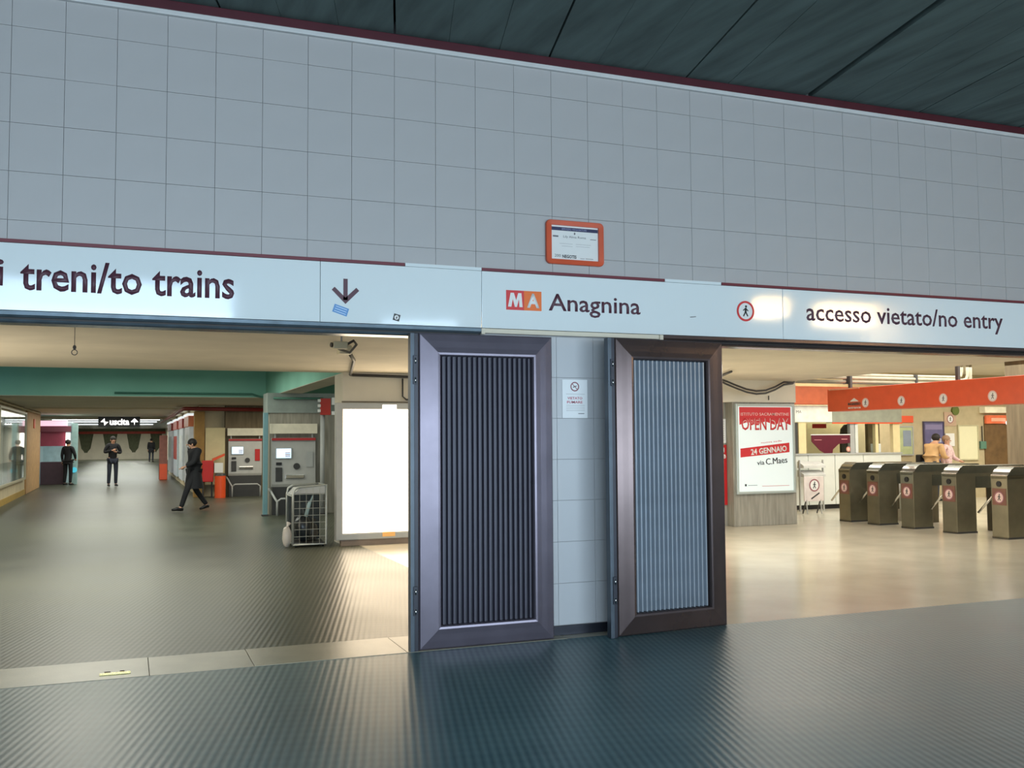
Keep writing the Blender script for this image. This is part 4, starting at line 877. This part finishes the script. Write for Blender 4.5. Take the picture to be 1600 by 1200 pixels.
def person(label, loc, rz, pose, top, legs, hair=HAIR, scale=1.0, long=0, bagm=None, hood=False):
    J = dict(BASE); J.update(pose); t = thing('person', label, 'person', loc, rz); t.scale = (scale,) * 3
    names = ['pelvis', 'waist', 'chest', 'neckb', 'neck', 'head', 'crown', 'shL', 'elL', 'wrL', 'shR', 'elR', 'wrR', 'hipL', 'knL', 'anL', 'toL', 'hipR', 'knR', 'anR', 'toR']
    E_ = [(0, 1), (1, 2), (2, 3), (3, 4), (4, 5), (5, 6), (3, 7), (7, 8), (8, 9), (3, 10), (10, 11), (11, 12), (0, 13), (13, 14), (14, 15), (15, 16), (0, 17), (17, 18), (18, 19), (19, 20)]
    rad = [(.13, .10), (.12, .09), (.145, .10), .06, .05, (.078, .095), .06, .055, .04, .024, .055, .04, .024, .08, .052, .036, .03, .08, .052, .036, .03]
    hd = Vector(J['head']); fd = Vector(J.get('face', (0, -1, 0))).normalized()
    ex = [hand(J['wrL'], Vector(J['wrL']) - Vector(J['elL']), 1), hand(J['wrR'], Vector(J['wrR']) - Vector(J['elR']), -1)]
    nz = MB().ball(tuple(hd + fd * .098 + Vector((0, 0, -.005))), (.014, .016, .022), 8, 6)
    sx = fd.cross(Vector((0, 0, 1))).normalized()
    for s in (-1, 1): nz.ball(tuple(hd + sx * s * .082), (.012, .018, .028), 8, 6)
    ex.append(nz.mesh('n', None))
    skin_mesh('body', [J[n] for n in names], E_, rad, SKIN, t, 2, ex)
    ey = MB()
    for s in (-1, 1): ey.ball(tuple(hd + fd * .090 + sx * s * .032 + Vector((0, 0, .0))), .0075, 8, 6)
    ey.build('eyes', BLACK, t)
    MB().ball(tuple(hd + fd * .090 + Vector((0, 0, -.05))), (.022, .008, .006), 8, 5).build('mouth', mat('lips', (150, 84, 80), .6, var=0), t)
    h = Vector(hd) - fd * .030 + Vector((0, 0, .052))
    MB().ball(tuple(h), (.100, .108, .098), 14, 10).build('hair' if not hood else 'hood', hair, t, smooth=True)
    # jacket
    PV = Vector(J['pelvis'])
    jn = ['pelvis', 'waist', 'chest', 'neckb', 'shL', 'elL', 'wrL', 'shR', 'elR', 'wrR']; je = [(0, 1), (1, 2), (2, 3), (3, 4), (4, 5), (5, 6), (3, 7), (7, 8), (8, 9)]
    jr = [(.155, .125), (.15, .12), (.175, .13), .085, .078, .060, .042, .078, .060, .042]
    jv = [Vector(J[n]) for n in jn]
    jv[6] = jv[5].lerp(jv[6], .93); jv[9] = jv[8].lerp(jv[9], .93)
    L_ = long or .10
    jv.append(jv[0] + Vector((0, .01, -L_ * .5))); jr.append((.185, .15)); jv.append(jv[0] + Vector((0, .02, -L_))); jr.append((.20 if long else .17, .17 if long else .13)); je += [(0, 10), (10, 11)]
    exj = []
    if long:
        jr = [tuple(q * 1.12 for q in x) if isinstance(x, tuple) else x * 1.15 for x in jr]
        sk = MB(); w0 = Vector(J['waist']).lerp(PV, .2); n = 16; rows = [(w0, .165, .135), (PV, .185, .155), (PV + Vector((0, .0, -long * .5)), .205, .185), (PV + Vector((0, .01, -long)), .225, .22)]
        vs = [(c.x + a * math.cos(2 * PI * k / n), c.y + b * math.sin(2 * PI * k / n), c.z) for c, a, b in rows for k in range(n)]
        sk.add(vs, [(i * n + k, i * n + (k + 1) % n, (i + 1) * n + (k + 1) % n, (i + 1) * n + k) for i in range(3) for k in range(n)])
        sk.add([v for v in vs[-n:]], [tuple(range(n))]); exj = [sk.mesh('s', None)]
    skin_mesh('coat' if long else 'jacket', jv, je, jr, top, t, 2, exj)
    tn_ = ['pelvis', 'hipL', 'knL', 'anL', 'hipR', 'knR', 'anR']
    skin_mesh('trousers', [J[n] for n in tn_], [(0, 1), (1, 2), (2, 3), (0, 4), (4, 5), (5, 6)], [(.145, .115), .098, .072, .056, .098, .072, .056], legs, t, 2)
    for s in 'LR':
        a, b = Vector(J['an' + s]), Vector(J['to' + s]); d = (b - a); d.z = 0; d.normalize(); z_ = min(a.z - .05, b.z)
        c = a.lerp(b, .45)
        MB().tube([a - d * .05 + Vector((0, 0, -.035)), a + Vector((0, 0, -.03)), a.lerp(b, .6), b + d * .05], [.035, .045, .042, .025], 10).build('shoe', BLACK, t, smooth=True)
    if bagm:
        sh = Vector(J['shR']) if bagm == 'R' else Vector(J['shL']); hp = Vector(J['pelvis']) + Vector((-.24 if bagm == 'R' else .24, .08, .08))
        mbg = MB().box(hp.x - .05, hp.y - .16, hp.z - .14, hp.x + .06, hp.y + .14, hp.z + .12, .03); mbg.build('shoulder_bag', BLACK, t)
        MB().tube([sh + Vector((0, -.09, .07)), hp + Vector((0, -.12, .12))], .012, 6).build('bag_strap', BLACK, t)
    return t
# man standing, arms folded up holding something
# build the far or hidden ones last
person('man in a black jacket and dark jeans standing alone in the corridor', (-.50, 30.3, 0), math.radians(12),
       dict(elL=(.27, .02, 1.16), wrL=(.06, -.22, 1.20), elR=(-.27, .02, 1.18), wrR=(-.04, -.24, 1.26), head=(0, -.04, 1.60), crown=(0, -.04, 1.67)), CLOTHB, JEANS, scale=1.03)
# walking person
person('person in a long black coat walking left with a shoulder bag', (1.42, 16.2, 0), math.radians(-72),
       dict(hipL=(.09, 0, .90), knL=(.10, -.20, .52), anL=(.10, -.34, .10), toL=(.10, -.50, .06), hipR=(-.09, 0, .90), knR=(-.10, .08, .50), anR=(-.11, .36, .13), toR=(-.11, .24, .04),
            elL=(.24, -.10, 1.14), wrL=(.20, -.30, 1.04), elR=(-.25, .12, 1.16), wrR=(-.22, .05, .94), head=(0, -.08, 1.55), crown=(0, -.08, 1.62), neck=(0, -.04, 1.48)), CLOTHB, CLOTHB, long=.42, bagm='R', hood=True, scale=.98)
person('distant figure in a dark coat near the far end of the corridor', (1.7, 74, 0), math.radians(165), {}, CLOTHB, DKGREY if False else JEANS, long=.25, scale=1.05)
person('dark figure standing at the pink kiosk counter', (-2.05, 32.2, 0), math.radians(150), dict(wrR=(-.15, -.25, 1.0), elR=(-.25, -.05, 1.15)), CLOTHB, CLOTHB, scale=.97)
person('clerk in dark clothes behind the ticket office window', (14.25, 11.35, .2), math.radians(10), {}, CLOTHB, CLOTHB)
person('person in a tan coat with a black shoulder bag beyond the gates', (18.35, 11.2, 0), math.radians(100),
       dict(chest=(0, -.06, 1.27), neckb=(0, -.12, 1.40), neck=(0, -.16, 1.45), head=(0, -.22, 1.52), crown=(0, -.24, 1.59), shL=(.18, -.10, 1.36), shR=(-.18, -.10, 1.36), elL=(.24, -.16, 1.10), wrL=(.18, -.36, 1.10), elR=(-.24, -.14, 1.10), wrR=(-.18, -.34, 1.08)), TAN, JEANS, long=.35, bagm='L')
person('person in a pale pink patterned top beside the tan coat', (18.95, 11.3, 0), math.radians(20), dict(elL=(.24, -.06, 1.14), wrL=(.14, -.28, 1.06)), PINK, JEANS, hair=mat('fair_hair', (150, 120, 96), .7), scale=.93)

# ================================================================ LAMPS OF THE FRONT HALL (behind and above the viewer)
def hall_lamp(label, loc, L_, m, pw, col, D=.2, hgt=.3):
    t = thing('ceiling_lamp', label, 'lamp', loc); sl_top = 4.80 + sl * loc[1]
    MB().box(-L_ / 2, -D / 2 - .02, 0, L_ / 2, D / 2 + .02, .05, .01).build('housing', GREY, t)
    MB().box(-L_ / 2 + .02, -D / 2, -hgt, L_ / 2 - .02, D / 2, -.001, .02).build('diffuser', m, t)
    for s_ in (-.4, .4): MB().tube([(s_ * L_, 0, .05), (s_ * L_, 0, sl_top - loc[2] + .02)], .012, 6).build('hanger', DKGREY, t)
    area('hall_lamp_light', (loc[0], loc[1], loc[2] - hgt - .02), (L_, D), pw, col)
DAYT = mat('cool_diffuser', (235, 245, 255), .5, var=0, emit=(200, 230, 255), estr=6)
WT = mat('warm_diffuser', (255, 236, 200), .5, var=0, emit=(255, 206, 130), estr=16)
hall_lamp('wide cool hanging lamp over the left of the front hall', (-.2, -9.6, 4.12), 3.6, DAYT, 50, COOL, .6, .45)
hall_lamp('small cool hanging lamp near the street entrance', (5.6, -12.2, 4.07), 1.6, DAYT, 12, COOL, .2, .13)
hall_lamp('wide warm hanging lamp over the right of the front hall', (13.2, -8.2, 4.2), 1.2, WT, 95, (1, .76, .46), .4, .32)
hall_lamp('narrow warm hanging lamp left of the wide warm one', (11.4, -8.2, 4.25), .6, WT, 26, (1, .76, .46), .3, .3)
